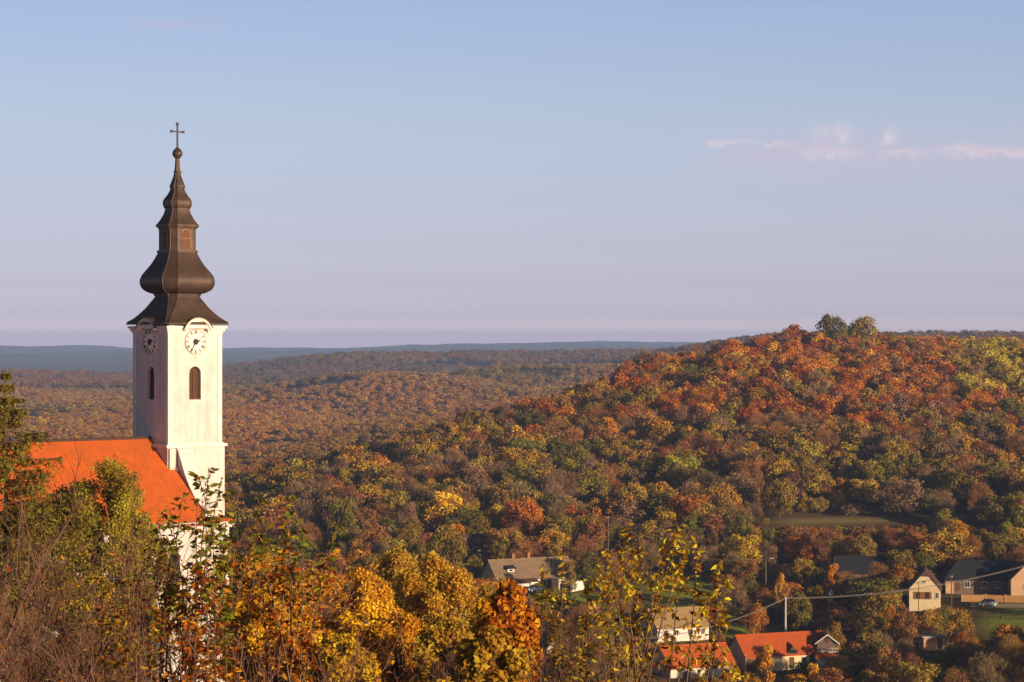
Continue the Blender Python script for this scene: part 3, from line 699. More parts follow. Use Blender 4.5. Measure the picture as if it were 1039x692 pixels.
def chimney(roof_o, x, y, z0, z1, s=.32):
    mb = MB(); mb.box(x - s, x + s, y - s, y + s, z0, z1); mb.box(x - s - .07, x + s + .07, y - s - .07, y + s + .07, z1, z1 + .14); mb.box(x - s * .5, x + s * .5, y - s * .5, y + s * .5, z1 + .14, z1 + .4)
    mb.build('chimney', M['brickch'], roof_o)
def house(name, label, px, py, d, yaw, foot=9, view=None, cat='house', group='village houses'):
    q = px2w(px, py, d); o = empty(name, q, R(yaw)); tag(o, label, cat, group)
    FOOT.append((q.x, q.y, foot)); print('HOUSE', px, round(q.z - tz(q.x, q.y), 1))
    if view: HEADS.append((*view, d - foot * .5))
    return o
# long house with grey-brown tiled roof
o = house('long_house', 'long white house with weathered brown roof, two chimneys and a small white dormer', 536, 597, 528, 26, 11, (486, 578, 552, 592))
w_, r_ = gable(o, 19.5, 8.4, 3.0, 3.7, 'white', 'greytile')
chimney(r_, -3.6, .5, 6.0, 7.6); chimney(r_, .2, .4, 6.0, 7.8)
mb = MB(); mb.box(-6.5, -4.9, -2.9, -1.4, 4.0, 4.85); dm = mb.build('dormer', M['white'], r_)
mb = MB(); mb.add([(-6.85, -3.2, 4.85), (-4.45, -3.2, 4.85), (-4.45, -.6, 5.6), (-6.85, -.6, 5.6), (-6.85, -3.2, 4.98), (-4.45, -3.2, 4.98), (-4.45, -.6, 5.73), (-6.85, -.6, 5.73)], [(3, 2, 1, 0), (4, 5, 6, 7), (0, 1, 5, 4), (1, 2, 6, 5), (2, 3, 7, 6), (3, 0, 4, 7)]); mb.build('dormer_roof', M['slate'], dm, uvproj=True)
mb = MB(); mb.box(-6.1, -5.3, -2.95, -2.88, 4.3, 4.7); mb.build('pane', M['dark'], dm)
for y in (-1.7, .9): window(o, -9.75, y, 1.0, .95, 1.25, 3)
for x in (-6.5, 1.8, 4.6, 7.6): window(o, x, -4.2, .9, 1.1, 1.3, 0)
door(o, 3.2, -4.2, 1.0, 2.1)
mb = MB(); mb.add([(-5.2, -6.8, 2.1), (-.5, -6.8, 2.1), (-.5, -4.22, 2.7), (-5.2, -4.22, 2.7), (-5.2, -6.8, 2.22), (-.5, -6.8, 2.22), (-.5, -4.22, 2.82), (-5.2, -4.22, 2.82)], [(3, 2, 1, 0), (4, 5, 6, 7), (0, 1, 5, 4), (1, 2, 6, 5), (2, 3, 7, 6), (3, 0, 4, 7)])
for x in (-5.1, -2.9, -.6): mb.box(x - .07, x + .07, -6.7, -6.56, -1.5, 2.1)
mb.build('porch', M['wood'], o)
# low white annex beside it
o = house('white_annex', 'small white flat-roofed outbuilding at the right end of the long brown-roofed house', 571, 597, 523, 26, 4, (560, 590, 580, 592), 'outbuilding', None)
mb = MB(); mb.box(-1.9, 1.9, -1.8, 1.8, -1.5, 2.1); mb.build('wall', M['white'], o)
mb = MB(); mb.box(-2.1, 2.1, -2.05, 2.0, 2.1, 2.26); mb.build('roof', M['greystone'], o); window(o, .8, -1.8, 1.0, .8, .8, 0); door(o, -.9, -1.8, .9, 1.85)
# brown-roofed house in shade behind the pale round tree
o = house('shaded_house', 'brown-roofed house in deep shade behind the pale round tree', 476, 566, 560, 20, 7, (468, 487, 542, 560))
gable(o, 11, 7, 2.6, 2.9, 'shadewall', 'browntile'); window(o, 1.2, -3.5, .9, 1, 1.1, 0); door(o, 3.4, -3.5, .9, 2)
# tan roofed house
o = house('tan_roofed_house', 'small white house with pale tan roof above the two orange-roofed houses', 684, 647, 486, 25, 9, (654, 714, 612, 648))
w_, r_ = gable(o, 12.0, 7.6, 2.9, 3.2, 'white', 'tantile')
for x in (-1.6, 1.8): window(o, x, -3.8, .9, 1.05, 1.25, 0)
door(o, -4, -3.8, .95, 2.0); window(o, 4.6, -3.8, .9, .95, 1.2, 0)
# left orange house
o = house('orange_roofed_house', 'white house with plain orange tiled roof, left of the longer orange-roofed house', 703, 689, 452, 25, 9, (662, 738, 645, 692))
w_, r_ = gable(o, 14.0, 8.0, 3.2, 3.4, 'white', 'redtile')
window(o, 1.0, -4.0, 1.0, 1.1, 1.25, 0); door(o, -3.6, -4.0, 1.3, 2.1); window(o, 4.6, -4, 1.0, 1.1, 1.25, 0); window(o, -7.0, 0, 1, 1, 1.2, 3)
# right, longer orange house
o = house('orange_roofed_house', 'cream house with the longest orange roof and a dark dormer opening, beside concrete pole', 790, 675, 470, 22, 10, (748, 836, 632, 677))
w_, r_ = gable(o, 19.0, 8.2, 2.9, 3.5, 'cream', 'redtile')
mb = MB(); mb.add([(-.2, -4.35, 2.78), (2.0, -4.35, 2.78), (2.0, -4.35, 3.0), (.9, -4.35, 4.3), (-.2, -4.35, 3.0), (-.2, -2.2, 3.0), (2.0, -2.2, 3.0), (.9, -2.2, 4.9)], [(0, 1, 2, 3, 4), (4, 3, 7, 5), (3, 2, 6, 7), (0, 4, 5), (1, 6, 2)]); dm = mb.build('dormer', M['wood'], r_)
mb = MB(); mb.box(.1, 1.7, -4.40, -4.34, 2.85, 3.6); mb.build('pane', M['dark'], dm)
for x in (3.4, 7.8): window(o, x, -4.1, .9, 1.15, 1.2, 0, pane_m='dark')
window(o, 5.6, -4.1, .9, 1.9, 1.5, 0); door(o, .7, -4.1, 1.1, 2.1)
mb = MB(); mb.box(-9.3, -4.8, -4.17, -4.06, -.5, 2.3); mb.build('barn_door', M['wood'], o)
# small gabled house with balcony to the right
o = house('gabled_house', 'small grey-gabled house with white balcony and red porch roof, beside the longest orange roof', 839, 667.5, 472, 84, 5, (824, 854, 636, 674))
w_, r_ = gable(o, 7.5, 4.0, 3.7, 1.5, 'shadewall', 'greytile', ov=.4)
def Tg(mbx, *a): return mbx
mb = MB()
for s in (-1, 1):
    P = [(-4.12, s * 2.45, 3.14), (-4.12, s * 2.45, 3.40), (-4.12, 0, 5.24), (-4.12, 0, 4.98)]
    mb.prism(P, P, [(x - .08, y, z) for x, y, z in P])
mb.build('bargeboard', M['white'], r_)
mb = MB(); mb.box(-5.2, -3.76, -2.1, 2.1, 1.75, 1.92); mb.box(-5.2, -5.1, -2.1, 2.1, 2.55, 2.65); 
for k in range(9): mb.box(-5.18, -5.12, -2.08 + k * .51, -2.0 + k * .51, 1.92, 2.55)
mb.build('balcony', M['white'], o)
mb = MB(); mb.add([(-7.4, -2.4, .75), (-7.4, 2.4, .75), (-5.22, 2.4, 1.45), (-5.22, -2.4, 1.45), (-7.4, -2.4, .9), (-7.4, 2.4, .9), (-5.22, 2.4, 1.6), (-5.22, -2.4, 1.6)], [(3, 2, 1, 0), (4, 5, 6, 7), (0, 1, 5, 4), (1, 2, 6, 5), (2, 3, 7, 6), (3, 0, 4, 7)]); mb.build('porch_roof', M['redtile'], o, uvproj=True)
mb = MB(); mb.box(-7.0, -3.78, -2.1, 2.1, -2.5, .7); mb.build('porch_wall', M['white'], o)
# cottage
o = house('gabled_cottage', 'cream cottage with sunlit half-hipped gable and honey shutters on two windows', 938.5, 608.5, 508, 80, 7, (920, 957, 576, 609))
w_, r_ = gable(o, 11, 6.6, 3.1, 3.7, 'cream', 'browntile', ov=.35, jerk=.3)
for y in (-1.75 + .0, .15): window(o, -5.5, -y - .3, .75, .95, 1.5, 3, 'shutter', shut='shutter')
window(o, -5.5, -2.55, .9, .8, 1.3, 3); window(o, -5.5, 0.1, 4.1, .6, .65, 3)
mb = MB(); mb.box(-5.57, -5.44, -3.3, 3.3, 2.75, 2.95); mb.box(-5.57, -5.44, -3.3, 3.3, 2.40, 2.52); mb.build('plaster_band', M['pink'], o)
# slate house with projecting wing
o = house('slate_roofed_house', 'wide dark slate-roofed house with sunlit gabled wing behind low ochre wall', 990, 598, 522, -6, 10, (962, 1039, 566, 603))
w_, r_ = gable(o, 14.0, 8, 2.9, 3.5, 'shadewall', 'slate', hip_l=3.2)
for x in (-2.2, 1.4, 4.4): window(o, x, -4, .8, 1.15, 1.4, 0)
door(o, -4.3, -4, 1.0, 2.1); mb = MB(); mb.box(-6.9, -5.2, -4.6, -4.01, -.5, 2.0); mb.build('porch_wall', M['pink'], o)
sk = MB(); sk.add([(1.4, -2.9, 3.98), (2.6, -2.9, 3.98), (2.6, -2.1, 4.68), (1.4, -2.1, 4.68)], [(0, 1, 2, 3)])
M['skylight'] = mat('skylight glass', (0.05, 0.12, 0.30), 0.1, spec=0.8)
sk2 = MB(); sk2.box(1.4, 2.6, -.55, .55, -.03, .03, Matrix.Translation((0, -2.3, 4.62)) @ Matrix.Rotation(math.atan2(3.5, 4), 4, 'X')); sk2.build('skylight', M['skylight'], r_)
wing = empty('wing', (9.9, -4.2, 0), R(90), o)
mbw, mbr = gable(wing, 10.5, 6.4, 3.4, 3.3, 'pink', 'browntile', ov=.4, name='wing_roof', wname='wing_wall')
mbw.parent = o; mbr.parent = o
for q in (mbw, mbr): q.matrix_local = Matrix.Translation((9.9, -4.2, 0)) @ Matrix.Rotation(R(90), 4, 'Z')
bpy.data.objects.remove(wing, do_unlink=True)
mb = MB()
for s in (-1, 1):
    P = [(9.9 + s * 3.7, -9.75, 2.95), (9.9 + s * 3.7, -9.75, 3.2), (9.9, -9.75, 6.95), (9.9, -9.75, 6.7)]
    mb.prism(P, P, [(x, y - .09, z) for x, y, z in P])
mb.build('bargeboard', M['white'], mbr)
window(o, 9.9, -9.45, 1.0, 1.3, 1.3, 0)
# dark house among trees
o = house('dark_house', 'dark-roofed house half hidden by brown trees left of the cream cottage', 872, 589, 533, -10, 7, (856, 872, 573, 584))
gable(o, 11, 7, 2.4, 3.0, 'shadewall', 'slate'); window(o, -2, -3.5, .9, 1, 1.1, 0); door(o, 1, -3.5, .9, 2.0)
# shed with pale flat roof
o = house('flat_roofed_shed', 'small brown shed with pale flat roof in the bushes below the cream cottage', 948, 657, 470, 8, 4, (936, 964, 643, 653), 'shed', None)
mb = MB(); mb.box(-2.7, 2.7, -1.6, 1.6, -1.6, 2.2); mb.build('wall', M['pink'], o); mb = MB(); mb.box(-3.0, 3.1, -1.9, 1.9, 2.2, 2.42); mb.build('roof', M['concrete'], o); door(o, .6, -1.6, .9, 1.9)
# white gable of a shed in the scrub
o = house('white_shed', 'tiny white gabled shed glimpsed beside the orange maple crown', 557, 664, 452, 120, 3, (550, 563, 650, 660), 'shed', None)
gable(o, 3.6, 3.0, 1.6, 1.3, 'white', 'greytile', ov=.2); door(o, -.3, -1.5, .8, 1.55)

def gpos(px, d, up=0.0):
    x = (px - CX) / F * d
    return Vector((x, d, tz(x, d) + up))
# low ochre wall and gatepost along the lane
def world_wall(name, label, pts, hgt, th, m, cat):
    o = empty(name, pts[0]); mb = MB()
    for a, b in zip(pts[:-1], pts[1:]):
        a, b = Vector(a) - Vector(pts[0]), Vector(b) - Vector(pts[0]); t = (b - a); nrm = Vector((-t.y, t.x, 0)).normalized() * th / 2
        vs = [a - nrm, b - nrm, b + nrm, a + nrm]
        lo = [v - Vector((0, 0, 1.5)) for v in vs]; hi = [v + Vector((0, 0, hgt)) for v in vs]
        mb.add(lo + hi, [(3, 2, 1, 0), (4, 5, 6, 7), (0, 1, 5, 4), (1, 2, 6, 5), (2, 3, 7, 6), (3, 0, 4, 7)])
    mb.build('board_panel', M[m], o); 
    mb = MB()
    for p_ in pts:
        q = Vector(p_) - Vector(pts[0]); mb.box(q.x - .16, q.x + .16, q.y - .16, q.y + .16, q.z - 1.5, q.z + hgt + .18)
    mb.build('post', M[m], o); tag(o, label, cat); return o
world_wall('low_wall', 'low ochre wall running along the lane in front of the slate-roofed house', [gpos(976, 511), gpos(1000, 510.5), gpos(1020, 509.5), gpos(1062, 507.5)], 1.5, .2, 'ochre', 'wall')
world_wall('white_wall', 'low white garden wall stepping down beside the white annex', [px2w(578, 594, 519), px2w(586, 592.5, 521), px2w(594, 591, 524)], .55, .22, 'white', 'wall')
def picket(label, pts, m='wood'):
    o = empty('garden_fence', pts[0]); tag(o, label, 'fence', 'garden fences')
    mb = MB(); rl = MB(); 
    for a, b in zip(pts[:-1], pts[1:]):
        L = (b - a).length; n = max(2, int(L / 2.2))
        for i in range(n + 1):
            q = a.lerp(b, i / n); q.z = tz(q.x, q.y); q = q - pts[0]; mb.box(q.x - .06, q.x + .06, q.y - .06, q.y + .06, q.z - .5, q.z + 1.25)
        m8 = max(4, n * 2)
        for hgt in (.45, .95):
            rl.tube([Vector((p.x, p.y, tz(p.x, p.y) + hgt)) - pts[0] for p in (a.lerp(b, i / m8) for i in range(m8 + 1))], .05, 4)
    rl.build('rails', M[m], o); mb.build('posts', M[m], o)
picket('weathered rail fence across the lawn behind the tan-roofed house', [gpos(640, 512), gpos(690, 509), gpos(735, 505)], 'oldwood')
picket('brown rail fence along the bright grass below the lane', [gpos(985, 496), gpos(1015, 493), gpos(1060, 489)], 'wood')
# lane : sheet draped on the slope
lp = [gpos(985, 507), gpos(1005, 506), gpos(1030, 505), gpos(1070, 503), gpos(1130, 500)]
mb = MB(); vs = []
for q in lp: vs += [(q.x - .4, q.y - 2.0, tz(q.x - .4, q.y - 2.0) + .12), (q.x + .4, q.y + 2.2, tz(q.x + .4, q.y + 2.2) + .12)]
mb.add(vs, [(2 * i, 2 * i + 2, 2 * i + 3, 2 * i + 1) for i in range(len(lp) - 1)]); ln = mb.build('lane', M['lane']); tag(ln, kind='structure')

# ------------------------------------------------------------------ cars
def car(label, px, py, d, yaw, paint, group=None):
    q = gpos(px, d, .14); o = empty('parked_car', q, R(yaw)); tag(o, label, 'car', group)
    L, Wd = 4.3, 1.74
    prof_ = [(-2.12, .32), (-2.15, .62), (-2.05, .84), (-1.15, .97), (1.75, .97), (2.02, .90), (2.1, .6), (2.05, .32)]
    mb = MB(); n = len(prof_)
    def ringy(s, ins): return [(x, s * (Wd / 2 - ins), z) for x, z in prof_]
    mb.rings([[(x * .98, -Wd / 2 + .10, z * .99) for x, z in prof_], ringy(-1, 0.0), ringy(1, 0.0), [(x * .98, Wd / 2 - .10, z * .99) for x, z in prof_]])
    # cabin pillars and roof
    cab = [(-1.10, .97), (-.42, 1.44), (1.15, 1.46), (1.78, .97)]
    top = [(-.36, 1.40), (1.10, 1.42), (1.02, 1.50), (-.2, 1.50)]
    mb.rings([[(x, -.60, z) for x, z in top], [(x, .60, z) for x, z in top]])
    for s in (-1, 1):
        for (x0, z0), (x1, z1) in (((-1.08, .97), (-.38, 1.45)), ((.35, .97), (.35, 1.45)), ((1.74, .97), (1.12, 1.45))):
            mb.tube([(x0, s * .76, z0), (x1, s * .62, z1)], .05, 4)
    body = mb.build('body', paint, o)
    mb = MB(); mb.rings([[(x, -.74 + .13 * (z > 1.2), z - .02 * (z > 1.2)) for x, z in cab], [(x, .74 - .13 * (z > 1.2), z - .02 * (z > 1.2)) for x, z in cab]]); mb.build('windows', M['dark'], o)
    for x in (-1.32, 1.30):
        for s in (-1, 1):
            y0, y1 = s * (Wd / 2 - .22), s * (Wd / 2 + .015)
            rg = lambda r, y: [(x + r * math.cos(k * math.pi / 9), y, .32 + r * math.sin(k * math.pi / 9)) for k in range(18)]
            mb = MB(); mb.rings([rg(.32, y0), rg(.32, y1), rg(.2, y1 + s * .005)]); wh = mb.build('wheel', M['black'], o)
            mb = MB(); mb.rings([rg(.2, y1 + s * .006), rg(.2, y1 + s * .02), rg(.08, y1 + s * .03)]); mb.build('rim', M['chrome'], wh)
    for s in (-1, 1):
        mb = MB(); mb.box(-2.17, -2.06, s * .62 - .17, s * .62 + .17, .62, .78); mb.build('headlight', M['lampglass'], o)
        mb = MB(); mb.box(2.04, 2.12, s * .66 - .13, s * .66 + .13, .66, .86); mb.build('tail_light', M['redglass'], o)
        mb = MB(); mb.box(-.86, -.70, s * .88 - .09, s * .88 + .09, .98, 1.12); mb.build('wing_mirror', paint, o)
    return o
M['chrome'] = mat('wheel rim', (0.55, 0.55, 0.56), 0.35, metal=0.7); M['lampglass'] = mat('headlight glass', (0.75, 0.75, 0.72), 0.15, spec=.8); M['redglass'] = mat('tail light', (0.35, 0.02, 0.02), 0.2)
M['silver'] = mat('silver paint', (0.22, 0.25, 0.29), 0.3, metal=0.3, spec=.6); M['bluecar'] = mat('pale blue paint', (0.30, 0.38, 0.50), 0.3, spec=.6)
car('silver hatchback parked on the lane beside the low ochre wall', 1002, 0, 505.5, 10, M['silver'], 'parked cars')
HEADS.append((988, 1039, 602, 622, 500))
car('pale blue car parked in the yard of the long white house', 543, 0, 517, 30, M['bluecar'], 'parked cars')

# ------------------------------------------------------------------ poles, lamps, wires, dish
def pole(name, label, px, pyb, pyt, d, r=.12, m='concrete', cat='pole', arm=0, group='utility poles'):
    q = px2w(px, pyb, d); hgt = (pyb - pyt) * d / F
    o = empty(name, q); tag(o, label, cat, group)
    mb = MB(); mb.tube([(0, 0, -3.5), (0, 0, hgt * .5), (0, 0, hgt)], [r * 1.25, r * 1.1, r * .85], 8); mb.build('post', M[m], o)
    mb = MB()
    if arm:
        mb.tube([(0, 0, hgt - .25), (arm * .7, 0, hgt - .02), (arm * 1.3, 0, hgt - .05)], .05, 6); mb.build('arm', M[m], o)
        mb = MB(); mb.box(arm * 1.2 - .1, arm * 1.2 + .75, -.16, .16, hgt - .18, hgt - .02); mb.build('lamp_head', M['concrete'], o)
    else:
        mb.box(-.24, .24, -.09, .09, hgt - .38, hgt - .30); mb.build('bracket', M[m], o)
        for x in (-.18, .18):
            mb = MB(); mb.tube([(x, 0, hgt - .30), (x, 0, hgt - .05)], [.05, .07], 6); mb.build('insulator', M['white'], o)
    return o, q + Vector((0, 0, hgt))
HEADS.append((793, 801, 607, 634, 460))
HEADS.append((774, 786, 564, 588, 536))
pm, top_m = pole('utility_pole', 'tall pale concrete pole behind the longest orange roof, carrying the cables', 797, 655, 606, 478, .19)
pole('street_lamp', 'slim street lamp with short arm among dark trees above the concrete pole', 777, 596, 566, 535, .13, 'oldwood', 'street lamp', .9, None)
pole('utility_pole', 'grey wooden pole standing in the dark trees left of the slim street lamp', 744, 592, 543, 545, .13, 'greystone')
pole('utility_pole', 'thin grey pole above the yellow-leaved shoots, right of the long house', 617, 572, 524, 560, .12, 'oldwood')
p2, top_2 = pole('utility_pole', 'thin dark pole standing before the sunlit gable of the cream cottage', 932, 613, 590, 496, .07, 'wood')
pole('utility_pole', 'short dark pole between the cream cottage and the slate-roofed house', 965.5, 607, 584, 503, .10, 'wood')
# a low pole outside the frame at each end carries the cable on
pR, top_R = pole('utility_pole', 'pole at the lane end beyond the slate-roofed house', 1062, 612, 567, 490, .15)
pL, top_L = pole('utility_pole', 'weathered pole behind the yellow-leaved shoots', 622, 690, 648, 462, .15, 'greystone')
def cable(a, b, sag, off, label):
    pts = []
    for i in range(25):
        t = i / 24; q = a.lerp(b, t); q.z -= sag * 4 * t * (1 - t); pts.append(q - a)
    mb = MB(); mb.tube(pts, .03, 4); o = mb.build('power_cable', M['cable']); o.location = a + off
    tag(o, label, 'cable', 'overhead cables'); return o
offs = [Vector((0, 0, -.05)), Vector((.0, -.12, -.17)), Vector((.0, -.05, -.27))]
for i, nm_ in enumerate(('topmost', 'middle', 'lowest')):
    cable(top_m, top_R, 2.0, offs[i], f'{nm_} cable rising from the concrete pole past the cream cottage')
    cable(top_m, top_L, 2.2, offs[i], f'{nm_} cable sagging from the concrete pole left over the tan roof')
# dish
q = px2w(843, 612, 500); o = empty('satellite_dish', q); tag(o, 'white satellite dish on a post in dark trees above the grey-gabled house', 'satellite dish')
mb = MB(); mb.tube([(0, 0, -1.5), (0, 0, 1.9)], .06, 6); mb.build('post', M['iron'], o)
dr_ = []
for (r, y) in ((.02, .16), (.3, .13), (.55, .05), (.72, -.06), (.72, -.09), (.5, .02), (.02, .12)):
    dr_.append([(r * .8 * math.cos(k * math.pi / 9) - .0, y - .1, 2.15 + r * math.sin(k * math.pi / 9)) for k in range(18)])
mb = MB(); mb.rings(dr_); mb.build('dish', M['white'], o, smooth=True)
HEADS.append((837, 849, 596, 610, 492))

# ------------------------------------------------------------------ trees : meshes
def unit(v): return v / np.maximum(np.linalg.norm(v, axis=-1, keepdims=True), 1e-9)
def cards(c, nrm, L, Wd, rg, droop=0.0):
    """diamond leaf cards -> V, F"""
    n = len(c); a = unit(np.cross(nrm, rg.normal(size=(n, 3)))); b = np.cross(nrm, a)
    if droop: a = unit(a + np.array([0, 0, -droop])); b = unit(np.cross(nrm, a))
    L = np.broadcast_to(L, (n,))[:, None]; Wd = np.broadcast_to(Wd, (n,))[:, None]
    V = np.stack([c - a * L / 2, c + b * Wd / 2 - a * L * .05, c + a * L / 2, c - b * Wd / 2 - a * L * .05], 1).reshape(-1, 3)
    return V, np.arange(4 * n).reshape(n, 4)
def segs_mesh(S, sides=3):
    """S: array (n,8) p0,p1,r0,r1 -> prisms"""
    S = np.array(S, float); n = len(S); p0, p1, r0, r1 = S[:, :3], S[:, 3:6], S[:, 6], S[:, 7]
    t = unit(p1 - p0); ref = np.where(np.abs(t[:, 2:3]) > .9, np.array([[1., 0, 0]]), np.array([[0, 0, 1.]]))
    a = unit(np.cross(t, ref)); b = np.cross(t, a)
    V = []
    for k in range(sides):
        w = a * math.cos(2 * math.pi * k / sides) + b * math.sin(2 * math.pi * k / sides)
        V.append((p0 + w * r0[:, None], p1 + w * r1[:, None]))
    V = np.stack([x for pr in V for x in pr], 1)        # n, 2*sides, 3
    Fq = []
    for k in range(sides):
        j = (k + 1) % sides; Fq.append([2 * k, 2 * j, 2 * j + 1, 2 * k + 1])
    Fq = (np.array(Fq)[None] + (np.arange(n) * 2 * sides)[:, None, None]).reshape(-1, 4)
    return V.reshape(-1, 3), Fq
def crown(seed, kind, nleaf, size):
    """returns leaf V,F,lv and limb segments for a tree 10 m tall, base at 0"""
    rg = np.random.default_rng(seed); segs = []
    if kind == 'round': rx, rz, cz, nc, cr = 3.9, 3.9, 6.0, 20, (.85, 1.75)
    elif kind == 'tall': rx, rz, cz, nc, cr = 2.7, 4.3, 5.8, 18, (0.7, 1.4)
    elif kind == 'poplar': rx, rz, cz, nc, cr = 1.35, 4.6, 5.3, 16, (0.6, 1.0)
    elif kind == 'airy': rx, rz, cz, nc, cr = 3.7, 4.2, 5.8, 46, (0.55, 1.05)
    elif kind == 'shrub': rx, rz, cz, nc, cr = 4.6, 3.9, 5.2, 12, (1.5, 2.4)
    else: rx, rz, cz, nc, cr = 3.3, 4.2, 5.9, 14, (1.0, 1.7)
    th = np.linspace(0, 2 * math.pi * 4.236, nc) + rg.normal(0, .35, nc); zz = np.linspace(-.75, .95, nc) + rg.normal(0, .08, nc); zz = np.clip(zz, -.8, 1)
    rr = np.sqrt(np.clip(1 - zz ** 2, .05, 1)) * rg.uniform(.55 if kind != 'airy' else .35, .98, nc)
    if kind == 'shrub': zz = zz * .9
    C = np.stack([rx * rr * np.cos(th), rx * rr * np.sin(th), cz + rz * .80 * zz], 1)
    C = np.concatenate([C, [[0, 0, cz + rz * .45], [rx * .2, -rx * .1, cz - rz * .1]]])
    C[:, :2] += rg.normal(0, .25, (len(C), 2))
    cr_ = rg.uniform(*cr, len(C)); w = cr_ ** 2; k = rg.choice(len(C), nleaf, p=w / w.sum())
    dirs = unit(rg.normal(size=(nleaf, 3)) + np.array([0, 0, .25]) + unit(C[k] - np.array([0, 0, cz])) * .5)
    rad = cr_[k] * np.where(rg.random(nleaf) < (.6 if kind != 'airy' else .35), rg.uniform(.72, 1.12, nleaf), rg.uniform(.3, 1.42, nleaf))
    P = C[k] + dirs * rad[:, None] * np.array([1, 1, .82])
    P += rg.normal(0, .10, P.shape)
    P[:, 2] = np.maximum(P[:, 2], .6)
    clv = rg.random(len(C)); lv = np.clip(.45 * clv[k] + .55 * rg.random(nleaf), 0, 1)
    if kind == 'bare':
        up = unit(dirs * .8 + np.array([0, 0, .7]) + rg.normal(0, .35, (nleaf, 3)))
        nr_ = unit(np.cross(up, rg.normal(size=(nleaf, 3)))); b = np.cross(nr_, up)
        L = size * rg.uniform(1.6, 3.4, nleaf)[:, None]; Wd = size * rg.uniform(.10, .26, nleaf)[:, None]
        V = np.stack([P - up * L / 2, P + b * Wd / 2, P + up * L / 2, P - b * Wd / 2], 1).reshape(-1, 3); Fq = np.arange(4 * nleaf).reshape(-1, 4)
    else:
        nr_ = unit(dirs + rg.normal(0, .75, (nleaf, 3)))
        s = size * rg.uniform(.6, 1.35, nleaf)
        V, Fq = cards(P, nr_, s * 1.25, s * .8, rg)
    base_r = .16 if kind in ('round', 'tall', 'bare') else .10
    prev = np.array([0, 0, -1.0]); zt = cz + rz * .3
    for z in np.linspace(1, zt, 5):
        cur = np.array([rg.normal(0, .12), rg.normal(0, .12), z]); f0 = 1 - max(prev[2], 0) / (zt * 1.1); f1 = 1 - z / (zt * 1.1)
        segs.append([*prev, *cur, base_r * f0 + .03, base_r * f1 + .03]); prev = cur
    for c_ in C:
        z0 = max(.8, c_[2] * .45 + rg.normal(0, .2)); st = np.array([0, 0, z0]); mid = st * .45 + c_ * .55 + np.array([0, 0, -.3])
        segs.append([*st, *mid, .07, .05]); segs.append([*mid, *c_, .05, .025])
        for _ in range(3 if kind != 'bare' else 6):
            e = c_ + unit(rg.normal(size=3) + [0, 0, .5]) * cr[1] * .8; segs.append([*mid, *e, .035, .012])
    return V, Fq, np.repeat(lv, 4), segs
def tree_meshes(seed, kind, nleaf, size, leafmat):
    V, Fq, lv, segs = crown(seed, kind, nleaf, size)
    cm = pydata_fast(kind + '_crown', V, Fq, [leafmat], fl=lv)
    tv, tf = segs_mesh(segs, 4); tm = pydata_fast(kind + '_trunk', tv, tf, [M['bark']])
    return cm, tm, (V, Fq, lv, tv, tf)
KINDS = ['round', 'tall', 'bare', 'shrub', 'poplar']
HI = {}; 
for k, n_, nl, sz in (('round', 4, 3400, .40), ('tall', 3, 2600, .36), ('bare', 3, 3200, .42), ('shrub', 3, 2600, .42), ('poplar', 2, 2000, .32)):
    HI[k] = [tree_meshes(100 + 7 * i + len(k), k, nl, sz, M['leaf_obj'])[:2] for i in range(n_)]
def lod_collection(name, spec):
    col = bpy.data.collections.new(name); names = []
    for k, n_, nl, sz in spec:
        for i in range(n_):
            V, Fq, lv, segs = crown(500 + 11 * i + len(k), k, nl, sz); tv, tf = segs_mesh(segs[:12], 3)
            VV = np.concatenate([V, tv]); FF = np.concatenate([Fq, tf + len(V)]); mi = np.concatenate([np.zeros(len(Fq)), np.ones(len(tf))])
            me_ = pydata_fast('woodland_tree', VV, FF, [M['leaf_inst'], M['bark']], fl=np.concatenate([lv, np.full(len(tv), .5)]), mi=mi)
            o_ = bpy.data.objects.new('%02d_woodland' % len(names), me_); col.objects.link(o_); names.append(k)
    return col, names
MIDC, MIDN = lod_collection('middle woodland', (('round', 5, 2300, .46), ('tall', 3, 1800, .42), ('bare', 3, 2000, .5), ('shrub', 2, 1800, .5)))
FARC, FARN = lod_collection('far woodland', (('round', 3, 700, .85), ('tall', 2, 600, .8), ('bare', 2, 800, .8), ('shrub', 2, 600, .9)))

